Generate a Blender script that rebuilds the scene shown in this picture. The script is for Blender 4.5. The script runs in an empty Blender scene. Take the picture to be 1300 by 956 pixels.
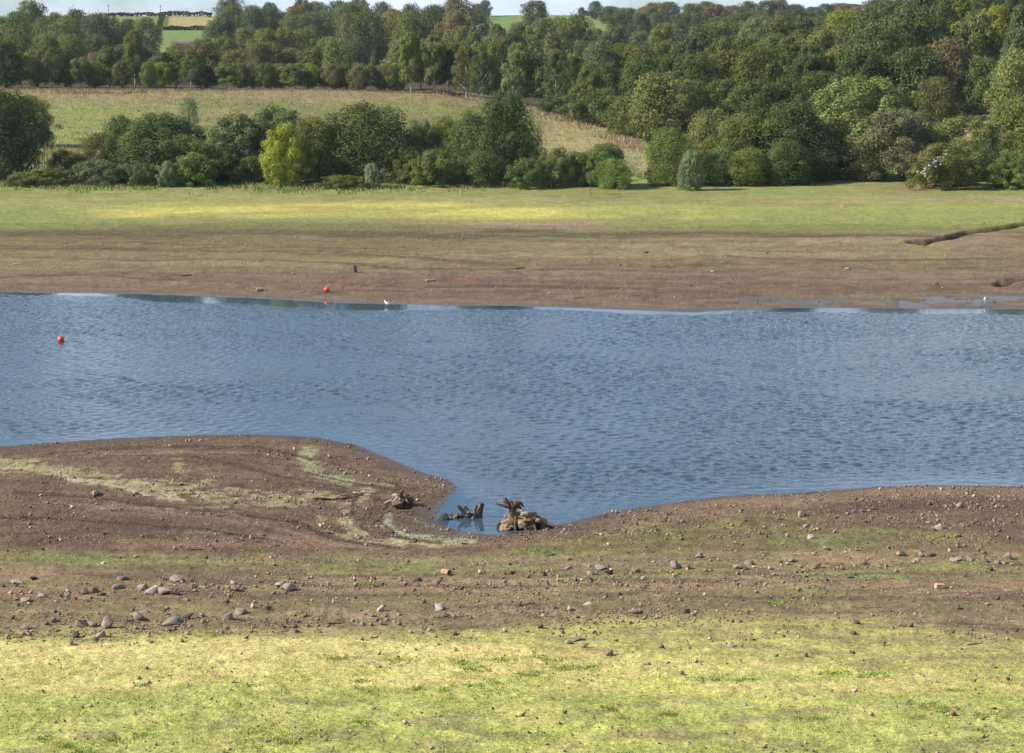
import bpy, math, random
import numpy as np
random.seed(7); rng = np.random.default_rng(11)
R = math.radians
scene = bpy.context.scene
# ------------------------------------------------------------------ camera, sky, sun, exposure
FPX = 2528.0; PITCH = R(9.39); CH = 20.0
cam = bpy.data.cameras.new('camera'); cam.sensor_width = 36; cam.lens = FPX/1300*36; cam.clip_end = 9000; cam.clip_start = 0.5
camo = bpy.data.objects.new('camera', cam); scene.collection.objects.link(camo)
camo.location = (0, 0, CH); camo.rotation_euler = (math.pi/2-PITCH, 0, 0); scene.camera = camo
SUN_EL = 35.0; SUN_AZ = 260.0      # azimuth clockwise from +Y
world = bpy.data.worlds.new('World'); scene.world = world; world.use_nodes = True
wn = world.node_tree.nodes; wl = world.node_tree.links
bg = wn['Background']; bg.inputs['Strength'].default_value = 0.071
sky = wn.new('ShaderNodeTexSky'); sky.sky_type = 'NISHITA'; sky.sun_disc = False
sky.sun_elevation = R(SUN_EL); sky.sun_rotation = R(SUN_AZ); sky.air_density = 1.0; sky.dust_density = 0.6; sky.ozone_density = 3.0
tc = wn.new('ShaderNodeTexCoord'); mp = wn.new('ShaderNodeMapping'); mp.inputs['Scale'].default_value = (5.0, 3.0, 9.0); mp.inputs['Location'].default_value = (3.1, 0.4, 1.0)
nz = wn.new('ShaderNodeTexNoise'); nz.inputs['Scale'].default_value = 1.6; nz.inputs['Detail'].default_value = 6; nz.inputs['Roughness'].default_value = 0.55
rp = wn.new('ShaderNodeValToRGB'); rp.color_ramp.elements[0].position = 0.36; rp.color_ramp.elements[1].position = 0.62
mx = wn.new('ShaderNodeMix'); mx.data_type = 'RGBA'; mx.inputs[7].default_value = (7.6, 8.7, 10.4, 1)
wl.new(tc.outputs['Generated'], mp.inputs[0]); wl.new(mp.outputs[0], nz.inputs[0]); wl.new(nz.outputs[0], rp.inputs[0])
cm = wn.new('ShaderNodeMath'); cm.operation = 'MULTIPLY'; wl.new(rp.outputs[0], cm.inputs[0])
sz = wn.new('ShaderNodeSeparateXYZ'); wl.new(tc.outputs['Generated'], sz.inputs[0]); mr = wn.new('ShaderNodeMapRange'); wl.new(sz.outputs[2], mr.inputs[0])
for i_, q_ in enumerate((0.35, 0.8, 0.9, 0.12)): mr.inputs[i_+1].default_value = q_
wl.new(mr.outputs[0], cm.inputs[1])
wl.new(cm.outputs[0], mx.inputs[0]); tn = wn.new('ShaderNodeVectorMath'); tn.operation = 'MULTIPLY'; tn.inputs[1].default_value = (0.85, 0.97, 1.12); wl.new(sky.outputs[0], tn.inputs[0]); wl.new(tn.outputs[0], mx.inputs[6]); wl.new(mx.outputs[2], bg.inputs['Color'])
sl = bpy.data.lights.new('sun', 'SUN'); sl.energy = 5.0; sl.angle = R(0.5); sl.color = (1.0, 0.91, 0.77)
so = bpy.data.objects.new('sun', sl); scene.collection.objects.link(so)
so.rotation_euler = (R(90-SUN_EL), 0, R(180-SUN_AZ)); so.location = (-60, -20, 90)
vs = scene.view_settings; vs.view_transform = 'Standard'; vs.look = 'None'; vs.gamma = 1; vs.use_curve_mapping = False; vs.exposure = 0.85
cy = scene.cycles; cy.use_denoising = True; cy.max_bounces = 5; cy.diffuse_bounces = 2; cy.glossy_bounces = 2; cy.transmission_bounces = 2; cy.transparent_max_bounces = 4
cy.use_adaptive_sampling = True; cy.adaptive_threshold = 0.02; cy.caustics_reflective = False; cy.caustics_refractive = False

# ------------------------------------------------------------------ noise
def _h(ix, iy, s):
    n = (ix.astype(np.int64)*374761393 + iy.astype(np.int64)*668265263 + s*144665) & 0x7fffffff
    n = ((n ^ (n >> 13))*1274126177) & 0x7fffffff
    return ((n ^ (n >> 16)) & 0xffff)/65535.0
def vnoise(x, y, s=0):
    x = np.asarray(x, float); y = np.asarray(y, float)
    ix = np.floor(x); iy = np.floor(y); fx = x-ix; fy = y-iy
    fx = fx*fx*(3-2*fx); fy = fy*fy*(3-2*fy)
    a = _h(ix, iy, s); b = _h(ix+1, iy, s); c = _h(ix, iy+1, s); d = _h(ix+1, iy+1, s)
    return (a+(b-a)*fx)+((c+(d-c)*fx)-(a+(b-a)*fx))*fy
def fbm(x, y, s=0, o=4):
    t = 0; a = 0.5; n = 0
    for i in range(o):
        t = t+a*vnoise(x, y, s+i*17); n += a; a *= 0.55; x = x*2.03+5.1; y = y*2.03+1.7
    return t/n
def ss(a, b, x):
    t = np.clip((x-a)/(b-a), 0, 1); return t*t*(3-2*t)

# ------------------------------------------------------------------ projection
cT, sT = math.cos(PITCH), math.sin(PITCH)
def ray(px, py):
    u = (px-650)/FPX; v = (478-py)/FPX
    return np.array([u, cT+v*sT, -sT+v*cT])
def project(x, y, z):
    dz = z-CH; dep = np.maximum(y*cT-dz*sT, 1.0); up = y*sT+dz*cT
    return 650+FPX*x/dep, 478-FPX*up/dep
def flat(pts):
    o = []
    for px, py in pts:
        d = ray(px, py); t = -CH/d[2]; o.append((d[0]*t, d[1]*t))
    return np.array(o)
near_px = [(-2600,590),(-1200,580),(-400,575),(-150,572),(0,567),(60,562),(150,556),(250,552),(330,551),(400,555),(450,564),(490,580),(530,597),(560,607),(576,613),(581,619),(572,630),(558,645),(553,656),(560,666),(585,674),(620,679),(650,678),(690,670),(730,661),(770,651),(820,643),(870,636),(920,629),(1000,626),(1060,622),(1110,618),(1180,616),(1300,617),(1500,622),(2200,632),(3600,650)]
far_px = [(3600,400),(2200,398),(1600,395),(1300,393),(1150,392),(1010,391),(950,393),(880,397),(750,392),(650,388.5),(500,386.5),(430,385),(330,379),(170,373.5),(0,371),(-400,368),(-1200,366),(-2600,364)]
NEAR = flat(near_px); FAR = flat(far_px)
POLY = np.vstack([NEAR, FAR])
def dist_poly(x, y, P, closed=False):
    best = np.full(x.shape, 1e18)
    n = len(P)
    for i in range(n if closed else n-1):
        a = P[i]; b = P[(i+1) % n]; ab = b-a; L = ab@ab
        t = np.clip(((x-a[0])*ab[0]+(y-a[1])*ab[1])/L, 0, 1)
        d = (x-a[0]-t*ab[0])**2+(y-a[1]-t*ab[1])**2
        best = np.minimum(best, d)
    return np.sqrt(best)
def inside(x, y, P):
    r = np.zeros(x.shape, bool); n = len(P)
    for i in range(n):
        x1, y1 = P[i]; x2, y2 = P[(i+1) % n]
        if y1 == y2: continue
        c = ((y1 > y) != (y2 > y)) & (x < (x2-x1)*(y-y1)/(y2-y1)+x1)
        r ^= c
    return r
# back terrain table
KD = [0, 220, 234, 300, 340, 380, 420, 500, 600, 700, 800, 1000, 1200, 2000, 5000]
COL = {
 -3000: [3.3,3.3,4.0,6.3,9.3,12,13,14,16,20,25,36,36,30,30],
 0:     [3.3,3.3,4.0,6.3,9.3,11.9,11.9,10.5,11.5,17,23,35.3,34,28,28],
 560:   [3.3,3.3,4.0,6.2,9.2,11.6,11.6,10.5,11.5,17,23,35.3,34,28,28],
 720:   [3.3,3.3,4.0,5.2,7.8,8.9,9.5,10.5,12.5,17,23,35.6,34,28,28],
 830:   [3.3,3.3,4.0,4.3,6.2,8,9.5,12,15,19,24,35.6,34,28,28],
 1000:  [3.3,3.3,4.0,5,7.5,10,12,15,18,22,27,36.5,34,28,28],
 1250:  [3.3,3.3,4.0,8,12.5,16,19,23,27,31,35,41,40,30,30],
 3600:  [3.3,3.3,4.0,9,14,18,21,26,30,34,38,44,44,34,34]}
TD = np.arange(0, 5000, 4.0); CK = sorted(COL); TAB = []
for k in CK:
    v = np.interp(TD, KD, COL[k]); ker = np.ones(7)/7; TAB.append(np.convolve(np.pad(v, 3, 'edge'), ker, 'valid'))
TAB = np.array(TAB)
def zback(x, y):
    u = 650+FPX*x/np.maximum(y, 50)
    ci = np.clip(np.searchsorted(CK, u)-1, 0, len(CK)-2); ck = np.array(CK, float)
    f = np.clip((u-ck[ci])/(ck[ci+1]-ck[ci]), 0, 1)
    g = np.clip(y/4.0, 0, len(TD)-2); gi = g.astype(int); gf = g-gi
    a = TAB[ci, gi]*(1-gf)+TAB[ci, gi+1]*gf; b = TAB[ci+1, gi]*(1-gf)+TAB[ci+1, gi+1]*gf
    return a+(b-a)*f+(fbm(x/38, y/38, 5, 3)-0.5)*1.3*ss(245, 300, y)
GULLY = []
GUL_W = [0.65, 0.9, 0.6]; GUL_D = [0.9, 0.3, 0.5]
SPINE = flat([(-900,626),(-100,626),(120,632),(300,642),(400,652),(440,668),(520,688),(610,692),(700,690)])
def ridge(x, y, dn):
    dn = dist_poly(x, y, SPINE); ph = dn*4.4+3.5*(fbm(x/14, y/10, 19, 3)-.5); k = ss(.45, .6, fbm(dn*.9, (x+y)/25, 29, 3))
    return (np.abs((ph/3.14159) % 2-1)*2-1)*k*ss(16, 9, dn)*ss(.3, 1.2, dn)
def Z(x, y, micro=True):
    x = np.asarray(x, float); y = np.asarray(y, float); shp = x.shape
    x = x.ravel(); y = y.ravel(); z = np.zeros(x.shape)
    m = y < 262
    if m.any():
        xx = x[m]; yy = y[m]
        dn = dist_poly(xx, yy, NEAR); df = dist_poly(xx, yy, FAR); ins = inside(xx, yy, POLY)
        isnear = dn < df
        hn = 0.85*(1-np.exp(-dn/13)) + 0.075*np.maximum(0, 76-yy)*ss(80, 70, yy) + 0.33*np.maximum(0, 41-yy)
        hf = 0.0535*df
        h = np.where(isnear, hn, hf)
        # terrace steps: old water levels
        h = h+np.where(~isnear, 0.10*ss(0, 3, hf*30-44+6*fbm(xx/25, yy/9, 3, 2)), 0)
        w = np.where(isnear, 1, 0.7)
        if micro: h = h+np.where(isnear, ridge(xx, yy, dn)*0.045*ss(76, 80, yy), 0)
        if micro:
            bump = (fbm(xx/1.7, yy/1.7, 21, 4)-0.5)*0.20 + (fbm(xx/0.30, yy/0.38, 31, 3)-0.5)*0.09
            swell = (fbm(xx/9, yy/5, 41, 3)-0.5)*0.35
            h = h+w*(bump+swell)*ss(0, 2.5, np.minimum(dn, df))
        for G, gw, gd in zip(GULLY, GUL_W, GUL_D):
            gg = dist_poly(xx+(fbm(xx/2, yy/4, 8, 2)-.5)*1.0, yy*1.0, G); h = h-gd*np.exp(-(gg/gw)**4)
        h = np.where(ins, -0.06*np.minimum(dn, df)-0.01, np.maximum(h, 0.012))
        z[m] = h
    m2 = y > 212
    if m2.any():
        zb = zback(x[m2], y[m2]); w = ss(212, 236, y[m2]); z[m2] = z[m2]*(1-w)+zb*w
        if micro: z[m2] += (fbm(x[m2]/3, y[m2]/3, 51, 3)-0.5)*0.35*ss(245, 270, y[m2])
    z = np.minimum(z, 18.2+0*z) if False else np.where(y < 30, np.minimum(z, 17.6), z)
    return z.reshape(shp)
def hit(px, py, lo=42, hi=1300):
    d = ray(px, py); ys = np.geomspace(lo, hi, 1600); t = ys/d[1]
    zz = CH+d[2]*t; tz = Z(d[0]*t, ys)
    k = np.argmax(zz < tz)
    if not (zz < tz).any(): k = len(ys)-1
    a = max(k-1, 0); ys2 = np.linspace(ys[a], ys[k], 20); t = ys2/d[1]; zz = CH+d[2]*t; tz = Z(d[0]*t, ys2)
    k = np.argmax(zz <= tz) if (zz <= tz).any() else 19
    return float(d[0]*t[k]), float(ys2[k]), float(tz[k])
def gpath(pts): return np.array([hit(a, b)[:2] for a, b in pts])
_g = [gpath([(1340,279),(1300,284),(1272,289),(1240,294),(1205,301),(1180,305),(1165,307)]), gpath([(1165,307),(1200,314),(1250,319),(1300,326),(1400,334)]), gpath([(1330,348),(1300,353),(1278,357),(1268,361)])]
GULLY = _g
def z1(x, y): return float(Z(np.array([x]), np.array([y]))[0])

# ------------------------------------------------------------------ helpers
COLL = scene.collection
def mesh_np(name, V, F, mat=None, attrs=None, smooth=False):
    V = np.asarray(V, np.float32); F = np.asarray(F, np.int32)
    me = bpy.data.meshes.new(name); me.vertices.add(len(V)); me.vertices.foreach_set('co', V.ravel())
    k = F.shape[1]; me.loops.add(F.size); me.loops.foreach_set('vertex_index', F.ravel())
    me.polygons.add(len(F)); me.polygons.foreach_set('loop_start', np.arange(0, F.size, k, dtype=np.int32))
    me.polygons.foreach_set('loop_total', np.full(len(F), k, np.int32))
    if smooth: me.polygons.foreach_set('use_smooth', np.ones(len(F), bool))
    me.update(calc_edges=True)
    for an, av in (attrs or {}).items():
        a = me.color_attributes.new(an, 'FLOAT_COLOR', 'POINT'); av = np.asarray(av, np.float32)
        if av.shape[1] == 3: av = np.hstack([av, np.ones((len(av), 1), np.float32)])
        a.data.foreach_set('color', av.ravel())
    if mat: me.materials.append(mat)
    return me
def link(name, me, parent=None, loc=(0,0,0), rot=(0,0,0), scale=(1,1,1)):
    o = bpy.data.objects.new(name, me); COLL.objects.link(o); o.parent = parent
    o.location = loc; o.rotation_euler = rot; o.scale = scale
    return o
def tag(o, label=None, cat=None, group=None, kind=None):
    if label: o['label'] = label
    if cat: o['category'] = cat
    if group: o['group'] = group
    if kind: o['kind'] = kind
    return o
class MB:
    def __init__(s): s.v = []; s.f = []
    def add(s, V, F):
        n = len(s.v); s.v += [tuple(p) for p in V]; s.f += [tuple(i+n for i in f) for f in F]
    def tube(s, pts, rad, seg=8, jit=0.0, cap=True):
        pts = [np.array(p, float) for p in pts]; V = []; F = []
        u = None
        for i, p in enumerate(pts):
            d = pts[min(i+1, len(pts)-1)]-pts[max(i-1, 0)]; d = d/(np.linalg.norm(d)+1e-9)
            if u is None: u = np.cross(d, (0.3, 0.9, 0.1)); 
            u = u-d*(u@d); u = u/(np.linalg.norm(u)+1e-9); w = np.cross(d, u)
            r = rad[i] if hasattr(rad, '__len__') else rad
            for k in range(seg):
                a = 2*math.pi*k/seg; rr = r*(1+random.uniform(-jit, jit))
                V.append(p+u*math.cos(a)*rr+w*math.sin(a)*rr)
        for i in range(len(pts)-1):
            for k in range(seg):
                a = i*seg+k; b = i*seg+(k+1) % seg; F.append((a, b, b+seg, a+seg))
        if cap:
            F.append(tuple(range(seg-1, -1, -1))); F.append(tuple((len(pts)-1)*seg+k for k in range(seg)))
        s.add(V, F)
    def box(s, c, d, rz=0):
        cx, cy, cz = c; V = []
        for a in (-1, 1):
            for b in (-1, 1):
                for e in (-1, 1):
                    x = a*d[0]/2; y = b*d[1]/2; V.append((cx+x*math.cos(rz)-y*math.sin(rz), cy+x*math.sin(rz)+y*math.cos(rz), cz+e*d[2]/2))
        s.add(V, [(0,1,3,2),(4,6,7,5),(0,4,5,1),(2,3,7,6),(0,2,6,4),(1,5,7,3)])
    def build(s, name, mat, parent=None, smooth=False, link_=True):
        me = bpy.data.meshes.new(name); me.from_pydata([tuple(map(float, p)) for p in s.v], [], s.f); me.update()
        if smooth: me.polygons.foreach_set('use_smooth', [True]*len(me.polygons))
        me.materials.append(mat)
        return link(name, me, parent) if link_ else me
# ------------------------------------------------------------------ materials
def mat(name):
    m = bpy.data.materials.new(name); m.use_nodes = True; n = m.node_tree.nodes; l = m.node_tree.links
    return m, n, l, n['Principled BSDF']
def noise(n, l, scale, detail=3, vec=None, rough=0.6):
    t = n.new('ShaderNodeTexNoise'); t.inputs['Scale'].default_value = scale; t.inputs['Detail'].default_value = detail; t.inputs['Roughness'].default_value = rough
    if vec is not None: l.new(vec, t.inputs['Vector'])
    return t.outputs[0]
def maprange(n, l, v, a, b, c, d):
    t = n.new('ShaderNodeMapRange'); l.new(v, t.inputs[0])
    for i, q in enumerate((a, b, c, d)): t.inputs[i+1].default_value = q
    return t.outputs[0]
def vscale(n, l, colr, fac):
    t = n.new('ShaderNodeVectorMath'); t.operation = 'SCALE'; l.new(colr, t.inputs[0])
    if isinstance(fac, float): t.inputs['Scale'].default_value = fac
    else: l.new(fac, t.inputs['Scale'])
    return t.outputs[0]
def mul(n, l, a, b):
    t = n.new('ShaderNodeMath'); t.operation = 'MULTIPLY'; l.new(a, t.inputs[0])
    if isinstance(b, float): t.inputs[1].default_value = b
    else: l.new(b, t.inputs[1])
    return t.outputs[0]
# terrain
M_ground, n, l, b = mat('ground_soil')
at = n.new('ShaderNodeAttribute'); at.attribute_name = 'col'
wt = n.new('ShaderNodeAttribute'); wt.attribute_name = 'wet'
geo = n.new('ShaderNodeNewGeometry'); P = geo.outputs['Position']
f1 = mul(n, l, maprange(n, l, noise(n, l, 7.0, 4, P, 0.75), 0.3, 0.7, 0.5, 1.5), maprange(n, l, noise(n, l, 24.0, 2, P, 0.7), 0.3, 0.7, 0.7, 1.3))
f2 = maprange(n, l, noise(n, l, 1.3, 4, P), 0.3, 0.7, 0.82, 1.18)
f3 = maprange(n, l, noise(n, l, 0.35, 3, P), 0.3, 0.7, 0.9, 1.1)
ff = mul(n, l, mul(n, l, f1, f2), f3)
l.new(vscale(n, l, at.outputs['Color'], ff), b.inputs['Base Color'])
sx = n.new('ShaderNodeSeparateColor'); l.new(wt.outputs['Color'], sx.inputs[0])
l.new(maprange(n, l, sx.outputs[0], 0, 1, 0.95, 0.28), b.inputs['Roughness'])
l.new(maprange(n, l, sx.outputs[0], 0, 1, 0.12, 0.5), b.inputs['Specular IOR Level'])
bp = n.new('ShaderNodeBump'); bp.inputs['Distance'].default_value = 0.09
l.new(noise(n, l, 9.0, 5, P, 0.7), bp.inputs['Height']); l.new(maprange(n, l, sx.outputs[0], 0, 1, 0.9, 0.15), bp.inputs['Strength']); l.new(bp.outputs[0], b.inputs['Normal'])
# water
M_water, n, l, b = mat('reservoir_water')
b.inputs['Base Color'].default_value = (0.035, 0.065, 0.095, 1); b.inputs['Roughness'].default_value = 0.05; b.inputs['IOR'].default_value = 1.333
geo = n.new('ShaderNodeNewGeometry'); mpn = n.new('ShaderNodeMapping'); mpn.inputs['Scale'].default_value = (1, 1.0, 1); mpn.inputs['Rotation'].default_value = (0, 0, R(14)); l.new(geo.outputs['Position'], mpn.inputs[0]); P = mpn.outputs[0]
mp2 = n.new('ShaderNodeMapping'); mp2.inputs['Scale'].default_value = (0.45, 1.0, 1); l.new(P, mp2.inputs[0])
h1 = noise(n, l, 2.2, 3, mp2.outputs[0], 0.5); h2 = noise(n, l, 5.0, 3, mp2.outputs[0], 0.6)
hm = n.new('ShaderNodeMath'); hm.operation = 'MULTIPLY_ADD'; l.new(h2, hm.inputs[0]); hm.inputs[1].default_value = 0.5; l.new(h1, hm.inputs[2])
wa = n.new('ShaderNodeAttribute'); wa.attribute_name = 'calm'; sc = n.new('ShaderNodeSeparateColor'); l.new(wa.outputs['Color'], sc.inputs[0])
gust = maprange(n, l, noise(n, l, 0.06, 3, geo.outputs['Position']), 0.3, 0.7, 0.65, 1.15)
bp = n.new('ShaderNodeBump'); bp.inputs['Distance'].default_value = 0.05; l.new(hm.outputs[0], bp.inputs['Height'])
l.new(sc.outputs[0], bp.inputs['Strength']); l.new(bp.outputs[0], b.inputs['Normal'])
# foliage: takes the colour of the object
def leafmat(name, transl=0.28):
    m, n, l, b = mat(name); n.remove(b)
    oi = n.new('ShaderNodeObjectInfo'); geo = n.new('ShaderNodeNewGeometry')
    tcn = n.new('ShaderNodeTexCoord')
    fa = maprange(n, l, geo.outputs['Random Per Island'], 0, 1, 0.72, 1.28)
    fb = maprange(n, l, noise(n, l, 0.45, 2, geo.outputs['Position']), 0.3, 0.7, 0.78, 1.22)
    hs = n.new('ShaderNodeHueSaturation'); l.new(oi.outputs['Color'], hs.inputs['Color'])
    l.new(maprange(n, l, noise(n, l, 0.8, 2, geo.outputs['Position']), 0.3, 0.7, 0.475, 0.52), hs.inputs['Hue'])
    c = vscale(n, l, hs.outputs[0], mul(n, l, fa, fb))
    d = n.new('ShaderNodeBsdfDiffuse'); t = n.new('ShaderNodeBsdfTranslucent'); mxx = n.new('ShaderNodeMixShader'); mxx.inputs[0].default_value = transl
    l.new(c, d.inputs[0]); l.new(c, t.inputs[0]); l.new(d.outputs[0], mxx.inputs[1]); l.new(t.outputs[0], mxx.inputs[2])
    l.new(mxx.outputs[0], n['Material Output'].inputs[0])
    return m
M_leaf = leafmat('leaf_green')
def plain(name, colr, rough=0.8, nscale=8.0, amp=0.3, bump=0.02, objcol=False, spec=0.3):
    m, n, l, b = mat(name); g = n.new('ShaderNodeTexCoord'); b.inputs['Roughness'].default_value = rough; b.inputs['Specular IOR Level'].default_value = spec
    if objcol:
        oi = n.new('ShaderNodeObjectInfo'); src = oi.outputs['Color']
    else:
        rgb = n.new('ShaderNodeRGB'); rgb.outputs[0].default_value = (*colr, 1); src = rgb.outputs[0]
    geo = n.new('ShaderNodeNewGeometry')
    nn = noise(n, l, nscale, 4, geo.outputs['Position'], 0.65)
    l.new(vscale(n, l, src, maprange(n, l, nn, 0.3, 0.7, 1-amp, 1+amp)), b.inputs['Base Color'])
    if bump:
        bb = n.new('ShaderNodeBump'); bb.inputs['Distance'].default_value = bump; bb.inputs['Strength'].default_value = 0.8; l.new(nn, bb.inputs['Height']); l.new(bb.outputs[0], b.inputs['Normal'])
    return m
def attrmat(name, rough=0.9, transl=False):
    m, n, l, b = mat(name); a = n.new('ShaderNodeAttribute'); a.attribute_name = 'col'; b.inputs['Roughness'].default_value = rough; b.inputs['Specular IOR Level'].default_value = 0.15
    l.new(a.outputs['Color'], b.inputs['Base Color']); return m
M_bark = plain('bark', (0.10, 0.075, 0.05)); M_birch = plain('birch_bark', (0.42, 0.39, 0.34), amp=0.5, nscale=2)
M_stone = plain('stone', (0.2, 0.16, 0.13), 0.9, 14, 0.3, 0.02, objcol=True)
M_pebble = attrmat('pebbles'); M_grass = attrmat('grass_blades')
M_stump = plain('waterlogged_wood', (0.10, 0.065, 0.042), 0.75, 7, 0.55, 0.05); M_stumpdark = plain('dark_wet_wood', (0.045, 0.035, 0.025), 0.45, 8, 0.6, 0.04, spec=0.5)
M_clay = plain('dried_clay', (0.23, 0.165, 0.10), 0.9, 7, 0.6, 0.08)
M_drift = plain('driftwood', (0.30, 0.23, 0.16), 0.85, 12, 0.4)
M_red = plain('buoy_red', (0.75, 0.07, 0.03), 0.3, 3, 0.05, 0, spec=0.5); M_metal = plain('galvanised_steel', (0.3, 0.3, 0.3), 0.4, 20, 0.2, 0)
M_feather = plain('white_feathers', (0.8, 0.8, 0.78), 0.8, 30, 0.06, 0); M_greyf = plain('grey_feathers', (0.3, 0.32, 0.35), 0.8, 30, 0.1, 0); M_black = plain('black_feathers', (0.02, 0.02, 0.022), 0.6, 30, 0.1, 0)
M_beak = plain('beak_yellow', (0.6, 0.35, 0.04), 0.5, 30, 0.05, 0)
M_wallst = plain('rubble_wall', (0.2, 0.17, 0.13), 0.9, 1.5, 0.4, 0.05); M_slate = plain('slate_roof', (0.13, 0.11, 0.12), 0.7, 3, 0.25, 0.02); M_render = plain('white_render', (0.72, 0.72, 0.70), 0.9, 1, 0.05, 0.01)
M_window = plain('window_glass', (0.03, 0.035, 0.04), 0.1, 3, 0.05, 0, spec=0.6); M_algae = attrmat('algae')

# ------------------------------------------------------------------ the ground
def band(py, a, b, w=4.0): return ss(a-w, a+w, py)*(1-ss(b-w, b+w, py))
def pline(px, py, pts, sy=1.0):
    P = np.array([(a, b*sy) for a, b in pts], float); return dist_poly(px, py*sy, P)
def build_ground():
    fr = np.linspace(-0.275, 0.275, 940); side = 0.275+np.cumsum(np.geomspace(0.0009, 0.05, 70)); side = side[side < 1.2]
    T = np.concatenate([-side[::-1], fr, side])
    ys = [45.5]
    while ys[-1] < 1500:
        y = ys[-1]; ys.append(y+max(0.1, y*y/(20*FPX)*(0.6 if 176 < y < 212 else 1.5)) if y < 420 else y+min(12, 6+(y-420)*0.02))
    ys = np.concatenate([np.linspace(-70, 45, 45), ys, [1700, 2100, 2800, 4500]])
    TT, YY = np.meshgrid(T, ys); XX = TT*np.maximum(YY, 45)
    x = XX.ravel(); y = YY.ravel(); z = Z(x, y)
    # colours, by zone
    px, py = project(x, y, z)
    wv = (fbm(x/7, y/3, 61, 4)-0.5); wv2 = (fbm(x/1.6, y/0.9, 71, 4)-0.5); wv3 = (fbm(x/0.5, y/0.4, 81, 3)-0.5); big = (fbm(x/22, y/14, 91, 3)-0.5)
    dn = np.full(x.shape, 999.); df = dn.copy(); m = y < 262
    dn[m] = dist_poly(x[m], y[m], NEAR); df[m] = dist_poly(x[m], y[m], FAR)
    C = np.zeros((len(x), 3)); C[:] = (0.15, 0.115, 0.085)
    wet = np.zeros(len(x))
    def lay(c, mk):
        mk = np.clip(mk, 0, 1)[:, None]; C[:] = C*(1-mk)+np.array(c)*mk
    near = (dn < df)
    q = py+wv*16+wv2*7      # wavy bands
    # --- near shore
    N = near.astype(float)
    lay((0.155,0.112,0.080), N)
    lay((0.115,0.083,0.062), N*ss(0.46, 0.62, fbm(x/5, y/1.6, 12, 4))*0.6)
    lay((0.225,0.165,0.120), N*ss(0.5, 0.75, fbm(x/6, y/1.2, 13, 4))*0.55)
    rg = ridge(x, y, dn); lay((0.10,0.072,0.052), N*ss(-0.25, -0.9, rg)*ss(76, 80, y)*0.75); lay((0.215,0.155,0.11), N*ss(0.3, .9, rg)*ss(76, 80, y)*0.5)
    # right bank pebbly brown strip near water, then green
    edge = np.interp(px, [0,140,260,420,600,700,820,940,1050,1200,1300], [688,700,704,706,704,686,662,655,658,672,690])
    g = ss(-5, 7, q-edge)*(1-ss(820, 828, q))
    lay((0.175,0.150,0.083), N*g*0.75)
    gp = ss(0.46, 0.63, fbm(x/2.2, y/0.8, 14, 5))
    lay((0.195,0.215,0.08), N*g*gp*ss(775, 730, q)*0.75)
    lay((0.19,0.20,0.085), N*g*gp*0.3)
    # bare brown-pink streaks
    for (a, b_, w, s) in ((738, 762, 5, .75), (690, 716, 6, .0), (775, 800, 6, .3)):
        cc = ss(0.42, 0.62, fbm(x/9+a, y/0.9, 15, 4))
        lay((0.235,0.165,0.115), N*band(q, a, b_, w)*cc*s)
    ctr = np.interp(px, [0,650,900,1000,1100,1200,1300], [728,748,742,716,704,702,695])
    lay((0.26,0.18,0.125), N*band(q-ctr, -11, 9, 6)*0.65*ss(0.35, 0.55, fbm(x/12, y/1.5, 16, 3)))
    lay((0.26,0.175,0.12), N*(band(q, 683, 697, 5)*band(px, 120, 720, 60)*0.6))
    lay((0.175,0.150,0.085), N*band(q, 772, 800, 8)*0.5)
    ctr2 = np.interp(px, [600,760,1000,1300], [900,800,775,780])
    lay((0.205,0.16,0.105), N*ss(-8, 8, q-ctr2)*(1-ss(796, 804, q))*0.7)
    sn_ = fbm(x/11, y*1.15+fbm(x/6, y/6, 4, 2)*2.5, 98, 3); lay((0.095,0.073,0.052), N*ss(.60, .72, sn_)*ss(700, 715, py)*.6); lay((0.25,0.20,0.145), N*ss(.38, .28, sn_)*ss(700, 715, py)*.5)
    # lime-green then pale yellow grass strip
    gs = -3+np.interp(px, [0,300,600,700,900,1100,1300], [806,802,806,796,784,790,812])
    pale = np.interp(px, [0,300,560,700,900,1100,1300], [814,810,815,826,832,848,858])
    lay((0.33,0.33,0.12), N*ss(-12, 10, q-gs)*(0.55+0.45*ss(.4, .6, fbm(x/1.3, y/.7, 19, 4))))
    lay((0.50,0.445,0.19), N*ss(-5, 6, q-pale)*(0.88+0.4*wv3))
    lay((0.38,0.40,0.13), N*ss(843, 858, q)*ss(0.42, 0.62, fbm(x/1.8, y/0.9, 18, 4))*0.85)
    lay((0.31,0.35,0.105), N*ss(866, 890, q)*0.7)
    lay((0.20,0.19,0.10), N*ss(866, 900, q)*ss(.5, .66, fbm(x/1.5, y/.8, 97, 4))*0.7)
    lay((0.22,0.26,0.10), N*(wv3 > 0.16)*ss(800, 812, q)*0.35)
    # spit algae marks (pixels traced to the mud)
    def mark(pts, w, c, k, brk=0.45, rough=7):
        qx = px+wv2*rough; qy = py+wv2*rough*0.6
        d = pline(qx, qy, pts, 2.2); ww = np.interp(px, [p[0] for p in sorted(pts)], w) if hasattr(w, '__len__') else w
        s = ss(0.0, 0.22, (1-d/(ww*1.7))*0.42+(fbm(x/0.8, y/0.45, 23, 5)-brk-0.10)*1.5)*ss(ww*2, ww*.8, d)
        lay(c, N*s*k)
    sp = band(py, 551, 705, 3)
    mark([(-60,588),(30,592),(90,600),(150,610),(220,622),(330,634),(420,630)], 17, (0.36,0.35,0.21), 0.8, 0.47, 14)
    mark([(70,603),(130,614),(185,627),(230,632)], 6, (0.40,0.39,0.28), 0.9, 0.44, 10)
    mark([(225,585),(230,600),(262,610)], 7, (0.38,0.34,0.17), 0.7, 0.48)
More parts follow.
